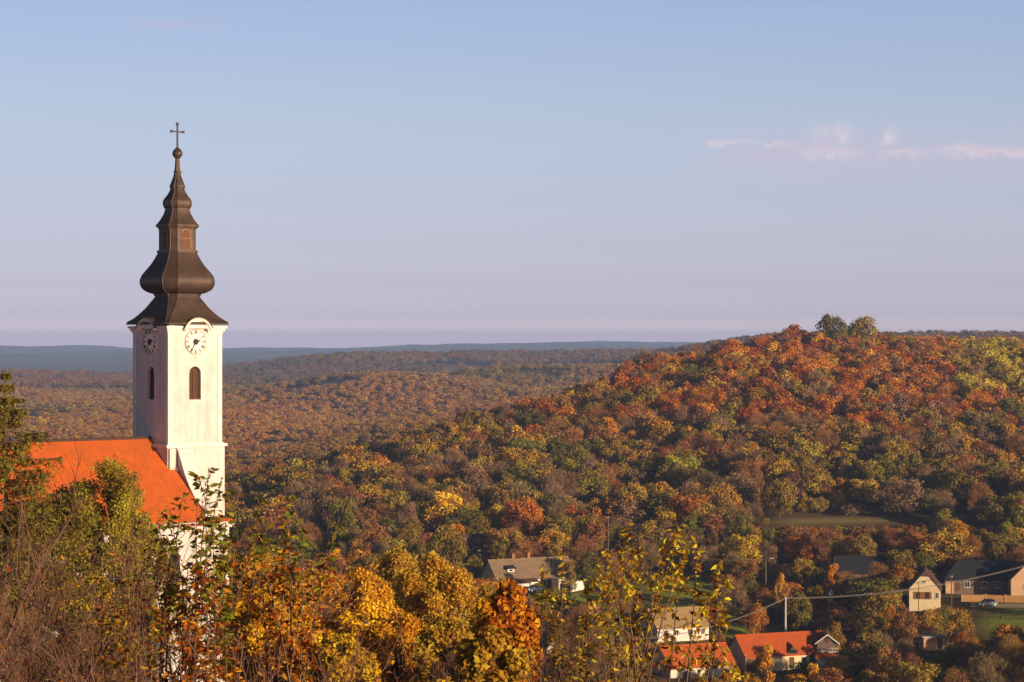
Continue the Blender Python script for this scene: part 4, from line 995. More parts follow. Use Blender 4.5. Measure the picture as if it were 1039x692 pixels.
# ------------------------------------------------------------------ trees : colours and places
PAL = {'crimson': (0.27, 0.060, 0.018), 'rust': (0.43, 0.142, 0.018), 'orange': (0.56, 0.225, 0.018), 'amber': (0.60, 0.275, 0.022), 'golden': (0.64, 0.36, 0.026),
       'ochre': (0.45, 0.262, 0.034), 'olive': (0.29, 0.195, 0.032), 'green': (0.17, 0.145, 0.024), 'brown': (0.33, 0.150, 0.050), 'grey-brown': (0.26, 0.160, 0.085), 'lime': (0.42, 0.32, 0.035), 'dark green': (0.07, 0.072, 0.018)}
def zone_weights(px, d, x, y):
    """colour mix by place"""
    if d > 2700: return {'brown': 4, 'rust': 1.6, 'ochre': 1, 'grey-brown': 3, 'olive': 1.5, 'dark green': .8}
    if d > 1050:
        return {'green': 1.2, 'olive': 2.8, 'grey-brown': 1.2, 'ochre': 3.0, 'brown': 3.6, 'rust': 1.3, 'amber': .9, 'orange': .35} if px < 620 else {'brown': 3, 'rust': 2, 'grey-brown': 2, 'olive': 1}
    if d > 590:
        up = np.clip((d - 645) / 115, 0, 1) if px > 520 else 0.0
        lo = {'olive': 6.0, 'ochre': 2.4, 'brown': 3.0, 'green': 3.0, 'grey-brown': 2.0, 'amber': .4, 'dark green': 1.0, 'lime': .3, 'rust': .3}
        hi = {'rust': 7.4, 'orange': 3.0, 'crimson': .8, 'brown': 3.0, 'olive': 1.1, 'ochre': 1.2, 'amber': 1.1, 'green': .5, 'grey-brown': .5}
        if px > 965 and d > 780: return {'lime': 5, 'olive': 2, 'ochre': 1, 'rust': 1}
        if px < 500: return {'olive': 5.5, 'ochre': 3.2, 'brown': 1.2, 'grey-brown': 1.4, 'green': 1.4, 'lime': .8, 'amber': .3}
        return {k: lo.get(k, 0) * (1 - up) + hi.get(k, 0) * up for k in set(lo) | set(hi)}
    return {'ochre': 4.0, 'amber': 1.0, 'brown': 3.6, 'olive': 5.0, 'golden': .5, 'rust': .5, 'green': 2.0, 'grey-brown': 2.0, 'orange': .2, 'dark green': 1.4}
def pick(wd, r):
    ks = list(wd); t = r * sum(wd.values())
    for k in ks:
        t -= wd[k]
        if t <= 0: return k
    return ks[-1]
HEADS += [(655, 725, 593, 618, 514), (735, 800, 631, 642, 486), (560, 606, 600, 614, 504), (962, 1039, 618, 640, 486)]
ALL = []     # dict per tree
def blocked(px, top, bot, rpx, d):
    for (a, b, t, u, dd) in HEADS:
        if d < dd and px + rpx > a and px - rpx < b and top < u: return True
    return False
# hand-set trees that the photo shows clearly: px, crown centre py, d, height, kind, colour
HAND = [(452, 551, 505, 8.2, 'round', 'olive', 1.15), (777, 671, 400, 8.0, 'poplar', 'golden', 1.0), (825, 688, 405, 7.5, 'poplar', 'golden', 1.15), (742, 684, 395, 5.5, 'poplar', 'amber', 1.0),
        (982, 476, 640, 12.5, 'round', 'olive', 1.05), (973, 632, 466, 7, 'shrub', 'ochre', .9), (945, 628, 478, 6.0, 'shrub', 'ochre', .9), (905, 628, 476, 6.5, 'shrub', 'amber', .9),
        (870, 620, 488, 6.0, 'shrub', 'golden', .8), (845, 640, 470, 5.0, 'shrub', 'olive', .9), (880, 672, 440, 9, 'round', 'brown', .95), (850, 684, 425, 8, 'round', 'ochre', .95), (905, 690, 420, 8, 'round', 'ochre', .95), (1022, 655, 445, 9.5, 'round', 'rust', 1.0), (990, 672, 430, 8, 'round', 'brown', 1),
        (792, 592, 500, 4.2, 'round', 'ochre', .8), (845, 588, 520, 9, 'tall', 'orange', .7), (860, 592, 519, 6.5, 'bare', 'brown', 1.1), (890, 588, 518, 9, 'bare', 'brown', 1.1), (745, 605, 505, 9, 'bare', 'grey-brown', 1), (768, 620, 488, 5, 'shrub', 'rust', .9), (578, 580, 510, 4.6, 'tall', 'olive', 1.0),
        (843, 337, 885, 15, 'round', 'green', 1.0), (875, 340, 890, 15, 'round', 'olive', 1.0), (805, 345, 890, 14, 'tall', 'rust', 1.0), (808, 375, 830, 11, 'round', 'orange', .95), (803, 372, 835, 10, 'tall', 'orange', .9), (915, 588, 534, 10, 'round', 'brown', 1), (1005, 560, 560, 11, 'round', 'amber', 1), (1030, 558, 560, 12, 'round', 'ochre', 1), (960, 565, 560, 11, 'round', 'rust', 1)]
hand_out = []
for (px, py, d, hh, kd, cl, wf) in HAND:
    x = (px - CX) / F * d; zc = H - (py - CY) / F * d; z = tz(x, d)
    base = zc - hh * .58
    ALL.append(dict(x=x, y=d, z=min(base, z + 1.2) - .2 if base < z + 1.2 else base, h=hh, w=wf * hh, kind=kd, col=cl, hand=True))
    if ALL[-1]['z'] > z + .3:         # lengthen so the trunk still reaches the slope
        t_ = ALL[-1]; top = t_['z'] + hh; t_['z'] = z - .2; t_['h'] = top - t_['z']
def add_zone(d0, d1, sp, p0, p1, fn):
    y = d0
    while y < d1:
        s = sp(y) if callable(sp) else sp
        x = (p0 - CX) / F * y; xe = (p1 - CX) / F * y
        while x < xe:
            xx = x + rng.uniform(-.42, .42) * s; yy = y + rng.uniform(-.42, .42) * s
            fn(xx, yy, s); x += s
        y += s
def mk_near(x, y, s):
    px = CX + F * x / y; z = tz(x, y)
    for (fx, fy, fr) in FOOT:
        if (x - fx) ** 2 + (y - fy) ** 2 < fr * fr: return
    if lawn_mask(np.array([px]), np.array([y]))[0] > .25 and rng.random() < .97: return
    if 962 < px < 1120 and 494 < y < 516: return
    if 985 < px < 1120 and 452 < y < 506 and rng.random() < .85: return
    vill = y < 575
    r = rng.random()
    if vill: kd = pick({'round': 3, 'tall': 2, 'bare': 2.2, 'shrub': 3.4}, r); hh = rng.uniform(2.8, 5.2) if kd == 'shrub' else rng.uniform(5.5, 10)
    else: kd = pick({'round': 4.6, 'tall': 3, 'bare': 2.4 if y < 760 or px < 520 else 1.1}, r); hh = rng.uniform(6, 12.5)
    if y < 575 and px > 560 and rng.random() < .08: return
    wf = rng.uniform(.72, 1.35)
    tp = CY + F * (H - z - hh) / y; rpx = .40 * hh * wf / y * F
    if blocked(px, tp, 0, rpx, y): 
        if blocked(px, tp + 2.2 / y * F + .45 * hh / y * F, 0, rpx * .7, y): return
        hh *= .5; wf *= 1.1; kd = 'shrub'
    if 760 < px < 1010 and 574 < y < 598 and hh > 3.6: hh, kd = 3.6 * rng.uniform(.6, 1), 'shrub'
    if 760 < px < 940 and 600 < y < 613: hh, kd = rng.uniform(3, 5.5), 'shrub'
    if 770 < px < 925 and 535 < y < 595 and tp < 533:
        hh = (H - z) - (533 - CY) / F * y
        if hh < 2.2: return
        kd = 'shrub' if hh < 5 else kd
    n_ = vnoise(np.array(x / 45.), np.array(y / 45.), 9)
    wd = dict(zone_weights(px, y, x, y))
    cl = pick(wd, (rng.random() * .62 + .38 * float(n_)) % 1)
    if kd == 'bare' and cl not in ('brown', 'grey-brown', 'rust'): cl = 'grey-brown' if rng.random() < .6 else 'brown'
    ALL.append(dict(x=x, y=y, z=z - .2, h=hh, w=hh * wf, kind=kd, col=cl, hand=False))
add_zone(395, 575, 6.0, -60, 1110, mk_near)
add_zone(575, 1080, 6.0, 120, 1110, mk_near)
FARPTS = []
def mk_far(x, y, s):
    px = CX + F * x / y
    fm = field_mask(np.array([px]), np.array([y]))[0]
    if fm > .12 and rng.random() < .97: return
    op = float(.7 * vnoise(np.array(x / 95.), np.array(y / 300.), 5) + .3 * vnoise(np.array(x / 45.), np.array(y / 80.), 6))
    if y < 2700 and op < .34 and rng.random() < .75: return
    kd = pick({'round': 5, 'tall': 1.5, 'bare': 2.0, 'shrub': 2.5}, rng.random()); hh = rng.uniform(3, 7) if y < 2700 else rng.uniform(8, 14)
    cl = pick(zone_weights(px, y, x, y), (rng.random() * .5 + .9 * op - .2) % 1)
    FARPTS.append(dict(op=op, dk=.62 if y > 2700 else 1.0, x=x, y=y, z=tz(x, y) - .3, h=hh, w=max(hh, 5.5) * (rng.uniform(1.2, 1.9) if y < 2700 else rng.uniform(1.2, 1.7)), kind=kd, col=cl))
add_zone(1080, 2700, lambda y: 6.0 + (y - 1080) / 1620 * 4.0, -40, 680, mk_far)
add_zone(2150, 3500, lambda y: 13, 640, 1090, mk_far)
add_zone(2700, 4300, lambda y: 14 + (y - 2700) / 1600 * 3, -40, 680, mk_far)

# which of the nearer trees show most : painter's visibility on discs
def visible_area(tr):
    buf = np.full((700, 1060), -1, np.int32); order = np.argsort([-t['y'] for t in tr])
    gy, gx = np.mgrid[0:700, 0:1060]
    for (cx_, cy_, r_, dd) in ():
        pass
    for i in order:
        t = tr[i]; px, py = w2px(t['x'], t['y'], t['z'] + t['h'] * .6); ry = .40 * t['h'] * F / t['y']; rx = .38 * t['w'] * F / t['y']
        x0, x1, y0, y1 = int(px - rx), int(px + rx) + 1, int(py - ry), int(py + ry) + 1
        x0, y0, x1, y1 = max(x0, 0), max(y0, 0), min(x1, 1039), min(y1, 692)
        if x1 <= x0 or y1 <= y0: continue
        sub = ((gx[y0:y1, x0:x1] - px) / rx) ** 2 + ((gy[y0:y1, x0:x1] - py) / ry) ** 2 < 1
        buf[y0:y1, x0:x1][sub] = i
    buf[445:692, 0:236] = -1; buf[470:692, 0:300] = -1; buf[585:692, 0:560] = -1; buf[330:692, 134:226] = -1
    return np.bincount(buf[(buf >= 0)], minlength=len(tr))
va = visible_area(ALL)
NIND = 250
score = va + np.array([1e6 * t['hand'] for t in ALL])
idx = np.argsort(-score)[:NIND]; ind = set(int(i) for i in idx if score[i] > 12)

# labels that single each tree out: colour and build, by the nearest landmark, then by order there
LAND = [('the long brown-roofed house', 533, 572), ('the tan-roofed house', 685, 630), ('the left orange-roofed house', 702, 665), ('the longest orange roof', 790, 650), ('the cream cottage', 938, 594), ('the slate-roofed house', 1000, 585),
        ('the grassy clearing', 845, 525), ('the green crown on the hilltop', 843, 340), ('the street lamp', 777, 575), ('the flat-roofed shed', 948, 650), ('the pale round tree', 452, 551), ('the church tower', 215, 440), ('the thin grey pole', 617, 535), ('the silver car', 1004, 613), ('the satellite dish', 843, 602),
        ('the rounded olive tree', 982, 476), ('the high orange crown', 808, 375)]
KW = {'round': 'round-crowned', 'tall': 'slender', 'bare': 'half-bare', 'shrub': 'bushy', 'poplar': 'columnar'}
ORD = 'first second third fourth fifth sixth seventh eighth ninth tenth eleventh twelfth thirteenth fourteenth fifteenth sixteenth'.split()
buckets = {}
for i in sorted(ind):
    t = ALL[i]; px, py = w2px(t['x'], t['y'], t['z'] + t['h'] * .6)
    nm_, lx, ly = min(LAND, key=lambda L: (L[1] - px) ** 2 + (1.3 * (L[2] - py)) ** 2)
    dx, dy = px - lx, py - ly
    if abs(dx) < 14 and abs(dy) < 12: rel = 'at'
    elif abs(dx) > abs(dy) * 1.2: rel = 'left of' if dx < 0 else 'right of'
    else: rel = 'above' if dy < 0 else 'below'
    dist = math.hypot(dx, dy); far_ = 'close ' if dist < 45 else ('' if dist < 95 else 'well ')
    buckets.setdefault((t['col'], t['kind'], far_ + rel, nm_), []).append((px, i))
for (cl, kd, rel, nm_), L in buckets.items():
    L.sort()
    cword = {'crimson': 'dark red', 'rust': 'rust-red', 'amber': 'amber', 'lime': 'yellow-green'}.get(cl, cl)
    noun = 'bush' if kd == 'shrub' else 'tree'; kw = 'low' if kd == 'shrub' else KW[kd]
    for j, (_, i) in enumerate(L):
        lb = f'{cword} {kw} {noun} {rel} {nm_}'
        if len(L) > 1: lb += ', ' + ('leftmost' if j == 0 else 'rightmost' if j == len(L) - 1 else ORD[j] + ' from left') + (' such' if len(L) < 3 else ' of ' + str(['zero', 'one', 'two', 'three', 'four', 'five', 'six', 'seven', 'eight', 'nine', 'ten', 'eleven', 'twelve', 'thirteen', 'fourteen', 'fifteen', 'sixteen'][len(L)]))
        ALL[i]['label'] = lb
TREES = {'round': 'broadleaf_tree', 'tall': 'slender_tree', 'bare': 'bare_tree', 'shrub': 'garden_bush', 'poplar': 'poplar_tree'}
def jitter_col(c, r):
    v = r.uniform(.8, 1.22); return tuple(max(0, q * v * r.uniform(.92, 1.08)) for q in c)
def place_tree(t):
    kd = t['kind']; cm, tm = HI[kd][int(rng.integers(len(HI[kd])))]
    root = empty(TREES[kd], (t['x'], t['y'], t['z']), rng.uniform(0, 6.28)); root.scale = (t['w'] / 10, t['w'] / 10, t['h'] / 10)
    tag(root, t['label'], 'bush' if kd == 'shrub' else 'tree', 'bushes in the valley' if kd == 'shrub' else 'trees on the hill and in the valley')
    for nm_, me_ in (('trunk', tm), ('crown', cm)):
        o_ = bpy.data.objects.new(nm_, me_); COL.objects.link(o_); o_.parent = root
        if nm_ == 'crown': o_.color = (*jitter_col(PAL[t['col']], rng), 1)
for i in sorted(ind): place_tree(ALL[i])

def far_col(t):     # stands of one kind share their tint
    c = np.array(jitter_col(PAL[t['col']], rng)); k_ = float(vnoise(np.array(t['x'] / 150.), np.array(t['y'] / 240.), 21)); k_ = min(1, max(0, k_ * 2.2 - .6)); m_ = (np.array((0.27, 0.20, 0.045)) * (1 - k_) + np.array((0.50, 0.235, 0.042)) * k_) * (.72 + .6 * t['op'])
    return tuple(c * .5 + m_ * .5)
def scatter(name, pts, col, names):
    n = len(pts); me_ = bpy.data.meshes.new(name); me_.vertices.add(n)
    me_.vertices.foreach_set('co', np.array([[t['x'], t['y'], t['z']] for t in pts], np.float32).ravel())
    var = [int(rng.choice([j for j, k in enumerate(names) if k == (t['kind'] if t['kind'] in names else 'round')])) for t in pts]
    a = me_.attributes.new('variant', 'INT', 'POINT'); a.data.foreach_set('value', var)
    a = me_.attributes.new('scl', 'FLOAT_VECTOR', 'POINT'); a.data.foreach_set('vector', np.array([[t['w'] / 10, t['w'] / 10, t['h'] / 10] for t in pts], np.float32).ravel())
    a = me_.attributes.new('rot', 'FLOAT_VECTOR', 'POINT'); a.data.foreach_set('vector', np.array([[0, 0, rng.uniform(0, 6.28)] for t in pts], np.float32).ravel())
    a = me_.attributes.new('tint', 'FLOAT_COLOR', 'POINT'); a.data.foreach_set('color', np.array([(*[q_ * t.get('dk', 1.0) for q_ in (far_col(t) if 'dk' in t else jitter_col(PAL[t['col']], rng))], 1) for t in pts], np.float32).ravel())
    o_ = bpy.data.objects.new(name, me_); COL.objects.link(o_)
    g = bpy.data.node_groups.new(name, 'GeometryNodeTree'); g.interface.new_socket('Geometry', in_out='INPUT', socket_type='NodeSocketGeometry'); g.interface.new_socket('Geometry', in_out='OUTPUT', socket_type='NodeSocketGeometry')
    gi, go = g.nodes.new('NodeGroupInput'), g.nodes.new('NodeGroupOutput')
    ci = g.nodes.new('GeometryNodeCollectionInfo'); ci.inputs['Collection'].default_value = col; ci.inputs['Separate Children'].default_value = True; ci.inputs['Reset Children'].default_value = True
    ip = g.nodes.new('GeometryNodeInstanceOnPoints'); ip.inputs['Pick Instance'].default_value = True
    def na(nm_, dt):
        q = g.nodes.new('GeometryNodeInputNamedAttribute'); q.data_type = dt; q.inputs['Name'].default_value = nm_
        return [s for s in q.outputs if s.enabled and s.name == 'Attribute'][0]
    g.links.new(gi.outputs[0], ip.inputs['Points']); g.links.new(ci.outputs[0], ip.inputs['Instance'])
    g.links.new(na('variant', 'INT'), ip.inputs['Instance Index']); g.links.new(na('scl', 'FLOAT_VECTOR'), ip.inputs['Scale']); g.links.new(na('rot', 'FLOAT_VECTOR'), ip.inputs['Rotation'])
    g.links.new(ip.outputs[0], go.inputs[0])
    md = o_.modifiers.new('scatter', 'NODES'); md.node_group = g
    tag(o_, kind='stuff'); return o_
rest = [t for i, t in enumerate(ALL) if i not in ind]
o_ = scatter('hillside_woods', rest, MIDC, MIDN); o_['label'] = 'mixed autumn woodland filling the hill behind the separate trees'
o_ = scatter('distant_woods', FARPTS, FARC, FARN); o_['label'] = 'brown and orange scrub woodland on the far plateau and ridges'

# ------------------------------------------------------------------ foreground trees and shoots
def big_tree(name, label, px, pytop, d, rpx, hcrown_px, kd, col, nleaf, leaf, seed, top=1.0, cat='tree', group='tall trees below the viewpoint', bark='bark'):
    """a near tree: crown of radius rpx (photo pixels) whose top reaches pytop"""
    x = (px - CX) / F * d; ztop = H - (pytop - CY) / F * d; zb = tz(x, d) - .3
    hc = hcrown_px / F * d; rr = rpx / F * d
    V, Fq, lv, segs = crown(seed, kd, nleaf, 1.0)
    # crown() is 10 m tall: stretch the crown to its real size first, leaves keep their own size
    rg = np.random.default_rng(seed + 1); Cc = V.reshape(-1, 4, 3).mean(1); off = V.reshape(-1, 4, 3) - Cc[:, None]
    rx0, z0, z1 = {'round': 4.9, 'tall': 3.5, 'poplar': 2.0, 'shrub': 5.8, 'bare': 4.2, 'airy': 4.5}[kd], 2.0, 10.2
    f = lambda P: np.stack([P[:, 0] / rx0 * rr, P[:, 1] / rx0 * rr, (P[:, 2] - z1) / (z1 - z0) * hc + ztop - zb], 1)
    Cc = f(Cc)
    if top < 1:      # a flatter, broader head
        zz = (Cc[:, 2] - (ztop - zb)) / hc; Cc[:, 0:2] *= (1 + .55 * np.clip(1 + 3.2 * zz, 0, 1))[:, None]
    V = (Cc[:, None] + off * leaf * (1.0 if kd != 'bare' else 1)).reshape(-1, 3)
    root = empty(name, (x, d, zb)); tag(root, label, cat, group)
    S = np.array(segs); S[:, 0:3], S[:, 3:6] = f(S[:, 0:3]), f(S[:, 3:6]); S[:, 6:8] *= rr / rx0 * 1.3
    S = np.concatenate([S, [[S[0, 0], S[0, 1], -1.0, S[0, 0], S[0, 1], S[0, 2], .26 * rr / 3 + .05, .2 * rr / 3 + .04]]])
    tv, tf = segs_mesh(S, 5)
    o1 = bpy.data.objects.new('trunk', pydata_fast('trunk', tv, tf, [M[bark]])); COL.objects.link(o1); o1.parent = root
    o2 = bpy.data.objects.new('crown', pydata_fast('crown', V, Fq, [M['leaf_obj']], fl=lv)); COL.objects.link(o2); o2.parent = root; o2.color = (*col, 1)
    return root
P_ = PAL
G_ = 'golden trees'
big_tree('golden_tree', 'tall golden tree, brightest of the clump right of the church', 362, 570, 120, 58, 135, 'airy', (0.68, 0.35, 0.02), 34000, .14, 901, group=G_)
big_tree('golden_tree', 'broad ochre-gold tree standing between the brightest golden tree and the orange maple', 438, 558, 138, 54, 140, 'airy', (0.54, 0.31, 0.03), 32000, .15, 902, group=G_)
big_tree('golden_tree', 'dull ochre tree at the left edge of the golden clump, behind the brown shoots', 308, 572, 132, 50, 130, 'airy', (0.54, 0.28, 0.025), 27000, .15, 903, group=G_)
big_tree('golden_tree', 'olive-gold tree rising behind the golden clump, nearest the pale round tree', 402, 552, 165, 42, 120, 'airy', (0.45, 0.28, 0.04), 22000, .165, 904, group=G_)
big_tree('golden_tree', 'deep orange-gold tree low in front of the golden clump', 402, 618, 105, 54, 120, 'airy', (0.64, 0.31, 0.02), 30000, .125, 905, group=G_)
big_tree('golden_tree', 'olive-gold bush-like tree just left of the orange maple', 474, 580, 150, 38, 120, 'airy', (0.42, 0.26, 0.035), 18000, .16, 906, group=G_)
big_tree('golden_tree', 'dull gold tree at the bottom edge between the orange maple and the deep orange-gold tree', 452, 622, 100, 46, 110, 'airy', (0.40, 0.23, 0.026), 14000, .15, 908, group=G_)
big_tree('golden_tree', 'amber tree among the rust-leaved shoots right of the church corner', 276, 588, 100, 56, 120, 'airy', (0.62, 0.31, 0.022), 26000, .125, 909, group=G_)
big_tree('golden_tree', 'yellow-gold tree at the bottom edge below the brightest golden tree', 345, 640, 96, 52, 110, 'airy', (0.48, 0.27, 0.022), 16000, .14, 907, group=G_)
big_tree('maple_tree', 'bright orange maple with large leaves in front of the long house', 512, 584, 78, 42, 120, 'airy', (0.56, 0.22, 0.016), 8500, .17, 911, group=None)
big_tree('maple_tree', 'yellow-olive maple low in the bottom centre, below the orange maple', 496, 634, 70, 50, 100, 'airy', (0.46, 0.26, 0.028), 8500, .16, 912, group=None)
big_tree('broadleaf_tree', 'feathery olive-green tree in front of the orange church roof', 112, 464, 120, 50, 130, 'airy', (0.31, 0.235, 0.03), 30000, .115, 921, top=.78)
big_tree('broadleaf_tree', 'lower olive tree between the spruce and the feathery olive-green tree', 66, 484, 125, 46, 130, 'airy', (0.27, 0.20, 0.028), 20000, .125, 926, top=.8)
big_tree('broadleaf_tree', 'olive tree with rusty patches, against the foot of the orange church roof', 142, 520, 130, 40, 130, 'airy', (0.24, 0.16, 0.024), 11000, .16, 922)
big_tree('broadleaf_tree', 'yellow-olive tree low at the left, behind the bare twigs', 92, 582, 85, 60, 130, 'airy', (0.48, 0.31, 0.03), 18000, .11, 923)
big_tree('broadleaf_tree', 'dark green tree at left edge below the spruce', 28, 505, 110, 56, 150, 'airy', (0.18, 0.135, 0.026), 14000, .16, 924)
big_tree('broadleaf_tree', 'ochre-brown tree behind the church corner, right of the white nave wall', 256, 548, 160, 46, 120, 'airy', (0.44, 0.22, 0.03), 12000, .19, 925)
big_tree('bare_tree', 'grey-brown leafless tree behind the yellow shoots at bottom centre', 590, 628, 110, 46, 130, 'bare', (0.20, 0.12, 0.07), 6000, .17, 931)
big_tree('bare_tree', 'purple-brown leafless tree below the golden clump', 456, 668, 88, 26, 70, 'bare', (0.17, 0.09, 0.06), 6000, .14, 932)

def spruce(px, pytop, d, rpx, seed):
    rg = np.random.default_rng(seed); x = (px - CX) / F * d; ztop = H - (pytop - CY) / F * d; zb = tz(x, d) - .3; ht = ztop - zb
    root = empty('spruce_tree', (x, d, zb)); tag(root, 'olive-green spruce with open drooping boughs at the left edge above the church roof', 'tree')
    slope = rpx / F * d / (165 / F * d); segs = [[0, 0, -1, 0, 0, ht * .6, .22, .12], [0, 0, ht * .6, 0, 0, ht, .12, .015]]; P = []; Nn = []
    h = .25
    while h < min(ht - 1, 12):
        nb = 5; a0 = rg.uniform(0, 6.28)
        for b in range(nb):
            a = a0 + b * 6.283 / nb + rg.normal(0, .25); L = (h * slope + .35) * rg.uniform(.45, 1.5) * min(1, .25 + h * .35); dirv = np.array([math.cos(a), math.sin(a), 0])
            pts = [np.array([0, 0, ht - h])]
            for t in np.linspace(.15, 1, 7):
                pts.append(np.array([0, 0, ht - h]) + dirv * L * t + np.array([0, 0, -.28 * L * t + .22 * L * t * t]))
            for p0, p1 in zip(pts[:-1], pts[1:]): segs.append([*p0, *p1, .022, .014])
            nn = int(85 * L + 30)
            t = rg.uniform(.2, 1, nn) ** .8
            base = np.array([0, 0, ht - h]) + dirv * (L * t)[:, None] + np.stack([0 * t, 0 * t, -.28 * L * t + .22 * L * t * t], 1)
            side = np.array([-dirv[1], dirv[0], 0]); base += side * (rg.normal(0, .14, nn) * (1.1 - .6 * t) * L)[:, None] + np.stack([0 * t, 0 * t, -np.abs(rg.normal(0, .20, nn) * min(1, .2 + h * .4))], 1)
            P.append(base); Nn.append(unit(np.array([0, 0, 1.]) + dirv * .5 + rg.normal(0, .6, (nn, 3))))
        h += rg.uniform(.28, .42)
    P, Nn = np.concatenate(P), np.concatenate(Nn); V, Fq = cards(P, Nn, rg.uniform(.16, .30, len(P)), rg.uniform(.03, .07, len(P)), rg, .6)
    lv = np.repeat(rg.random(len(P)), 4); tv, tf = segs_mesh(segs, 5)
    o1 = bpy.data.objects.new('trunk', pydata_fast('trunk', tv, tf, [M['bark']])); COL.objects.link(o1); o1.parent = root
    o2 = bpy.data.objects.new('crown', pydata_fast('crown', V, Fq, [M['leaf_obj']], fl=lv)); COL.objects.link(o2); o2.parent = root; o2.color = (0.19, 0.145, 0.028, 1)
spruce(6, 372, 75, 62, 31)

# ---- bare twig shrubs close to the camera
def twig_mesh(seed, ht, spread, stems, order_n, r0):
    rg = np.random.default_rng(seed); S = []
    def grow(p, dirv, L, r, lvl):
        n = 4; q = p.copy(); dd = dirv.copy(); pts = [q.copy()]
        for i in range(n):
            dd = unit(dd + rg.normal(0, .12, 3) + np.array([0, 0, .07])); nq = q + dd * L / n
            S.append([*q, *nq, r * (1 - i / n * .55), r * (1 - (i + 1) / n * .55)]); q = nq; pts.append(q.copy())
        if lvl >= order_n: return
        for k in range(int(rg.integers(5, 8)) if lvl > 0 else int(rg.integers(8, 12))):
            t = rg.uniform(.25, 1) * n; i = min(int(t), n - 1); pos = pts[i] + (pts[i + 1] - pts[i]) * (t - i)
            nd = unit(dd * .9 + unit(rg.normal(size=3)) * .75 + np.array([0, 0, .12])); grow(pos, nd, L * rg.uniform(.35, .6), r * .48, lvl + 1)
    for s in range(stems):
        a = rg.uniform(0, 6.28); b = rg.uniform(.05, spread); grow(np.array([rg.normal(0, .15), rg.normal(0, .15), -.2]), unit(np.array([math.cos(a) * b, math.sin(a) * b, 1.])), ht * rg.uniform(.65, .85), r0 * rg.uniform(.7, 1.2), 0)
    return S
def twig_leaves(S, n, size, cols, rg):
    A = np.array(S); thin = A[A[:, 7] < np.quantile(A[:, 7], .6)]; k = rg.integers(len(thin), size=n)
    P = thin[k, 3:6]; return leaf_mesh(P, unit(rg.normal(size=(n, 3)) * .8 + np.array([0, 0, -.6])), size * rg.uniform(.6, 1.2, n), cols, rg)
def leaf_mesh(P, axis, L, colarr, rg, wr=.42):
    """folded leaf: six points, four triangles as two quads; returns V,F,col,lv"""
    n = len(P); b = unit(np.cross(axis, rg.normal(size=(n, 3)))); nn = np.cross(axis, b); L = L[:, None]; w = L * wr * .5
    base, tip = P, P + axis * L - nn * L * .10; mid = P + axis * L * .48 + nn * L * .06
    l = mid + b * w + nn * L * .07; r = mid - b * w + nn * L * .07
    V = np.stack([base, l, tip, mid, r], 1).reshape(-1, 3); o = (np.arange(n) * 5)[:, None]
    Fq = np.stack([np.concatenate([o + 0, o + 3, o + 2, o + 1], 1), np.concatenate([o + 0, o + 4, o + 2, o + 3], 1)], 1).reshape(-1, 4)
    return V, Fq, np.repeat(colarr, 5, 0), np.repeat(rg.random(n), 5)
def add_part(root, name, me_):
    o_ = bpy.data.objects.new(name, me_); COL.objects.link(o_); o_.parent = root; return o_
TW = []
for i in range(3):
    S = twig_mesh(60 + i, 3.6, .55, 7, 3, .020); tv, tf = segs_mesh(S, 3)
    rg = np.random.default_rng(600 + i); pc = np.array([PAL['rust'], PAL['amber'], PAL['brown'], (0.2, 0.05, 0.03)])
    n = 520; lv_ = twig_leaves(S, n, .065, pc[rg.integers(4, size=n)], rg)
    TW.append((pydata_fast('twigs', tv, tf, [M['twig']]), pydata_fast('last_leaves', lv_[0], lv_[1], [M['leaf_col']], fl=lv_[3], col=lv_[2])))
def twig_shrub(px, pytop, d, k, sc, label, rz):
    x = (px - CX) / F * d; zb = tz(x, d); ht = H - (pytop - CY) / F * d - zb
    root = empty('bare_shrub', (x, d, zb - .1), rz); root.scale = (sc, sc, ht / 3.9); tag(root, label, 'shrub', 'leafless twiggy shrubs below the viewpoint')
    add_part(root, 'twigs', TW[k][0]); add_part(root, 'last_leaves', TW[k][1])
for args in ((20, 520, 17.5, 0, .95, 'leafless brown shrub at the lower left corner, below the spruce', .3), (95, 600, 16.5, 1, .9, 'leafless brown shrub below the feathery olive-green tree', 1.2), (165, 590, 17.5, 2, .95, 'leafless purple-brown shrub in front of the white nave wall', 2.2),
             (655, 650, 18, 0, .75, 'leafless shrub at the foot of the yellow-leaved shoots, below the tan roof', 1.7)):
    twig_shrub(*args)
# taller bare tree leaning over the left edge, and a small one before the roof
def bare_tree(px, pytop, d, sc, seed, label, r0=.055, stems=3, spread=.35):
    x = (px - CX) / F * d; zb = tz(x, d); ht = H - (pytop - CY) / F * d - zb
    S = twig_mesh(seed, ht * .78, spread, stems, 3, r0); tv, tf = segs_mesh(S, 4)
    root = empty('bare_tree', (x, d, zb - .1)); tag(root, label, 'tree'); 
    A = np.array(S); big = A[:, 6] > r0 * .32
    tv, tf = segs_mesh(A[big], 5); add_part(root, 'trunk', pydata_fast('trunk', tv, tf, [M['palebranch']]))
    tv, tf = segs_mesh(A[~big], 3); add_part(root, 'twigs', pydata_fast('twigs', tv, tf, [M['twig']]))
bare_tree(12, 430, 30, 1, 71, 'leafless pale-branched tree in front of the spruce at the left edge', .06, 4)
bare_tree(70, 490, 26, 1, 72, 'leafless tree with arching branches right of the spruce', .045, 4, .5)
bare_tree(152, 476, 105, 1, 73, 'small leafless tree spreading its branches before the orange church roof', .10, 2)

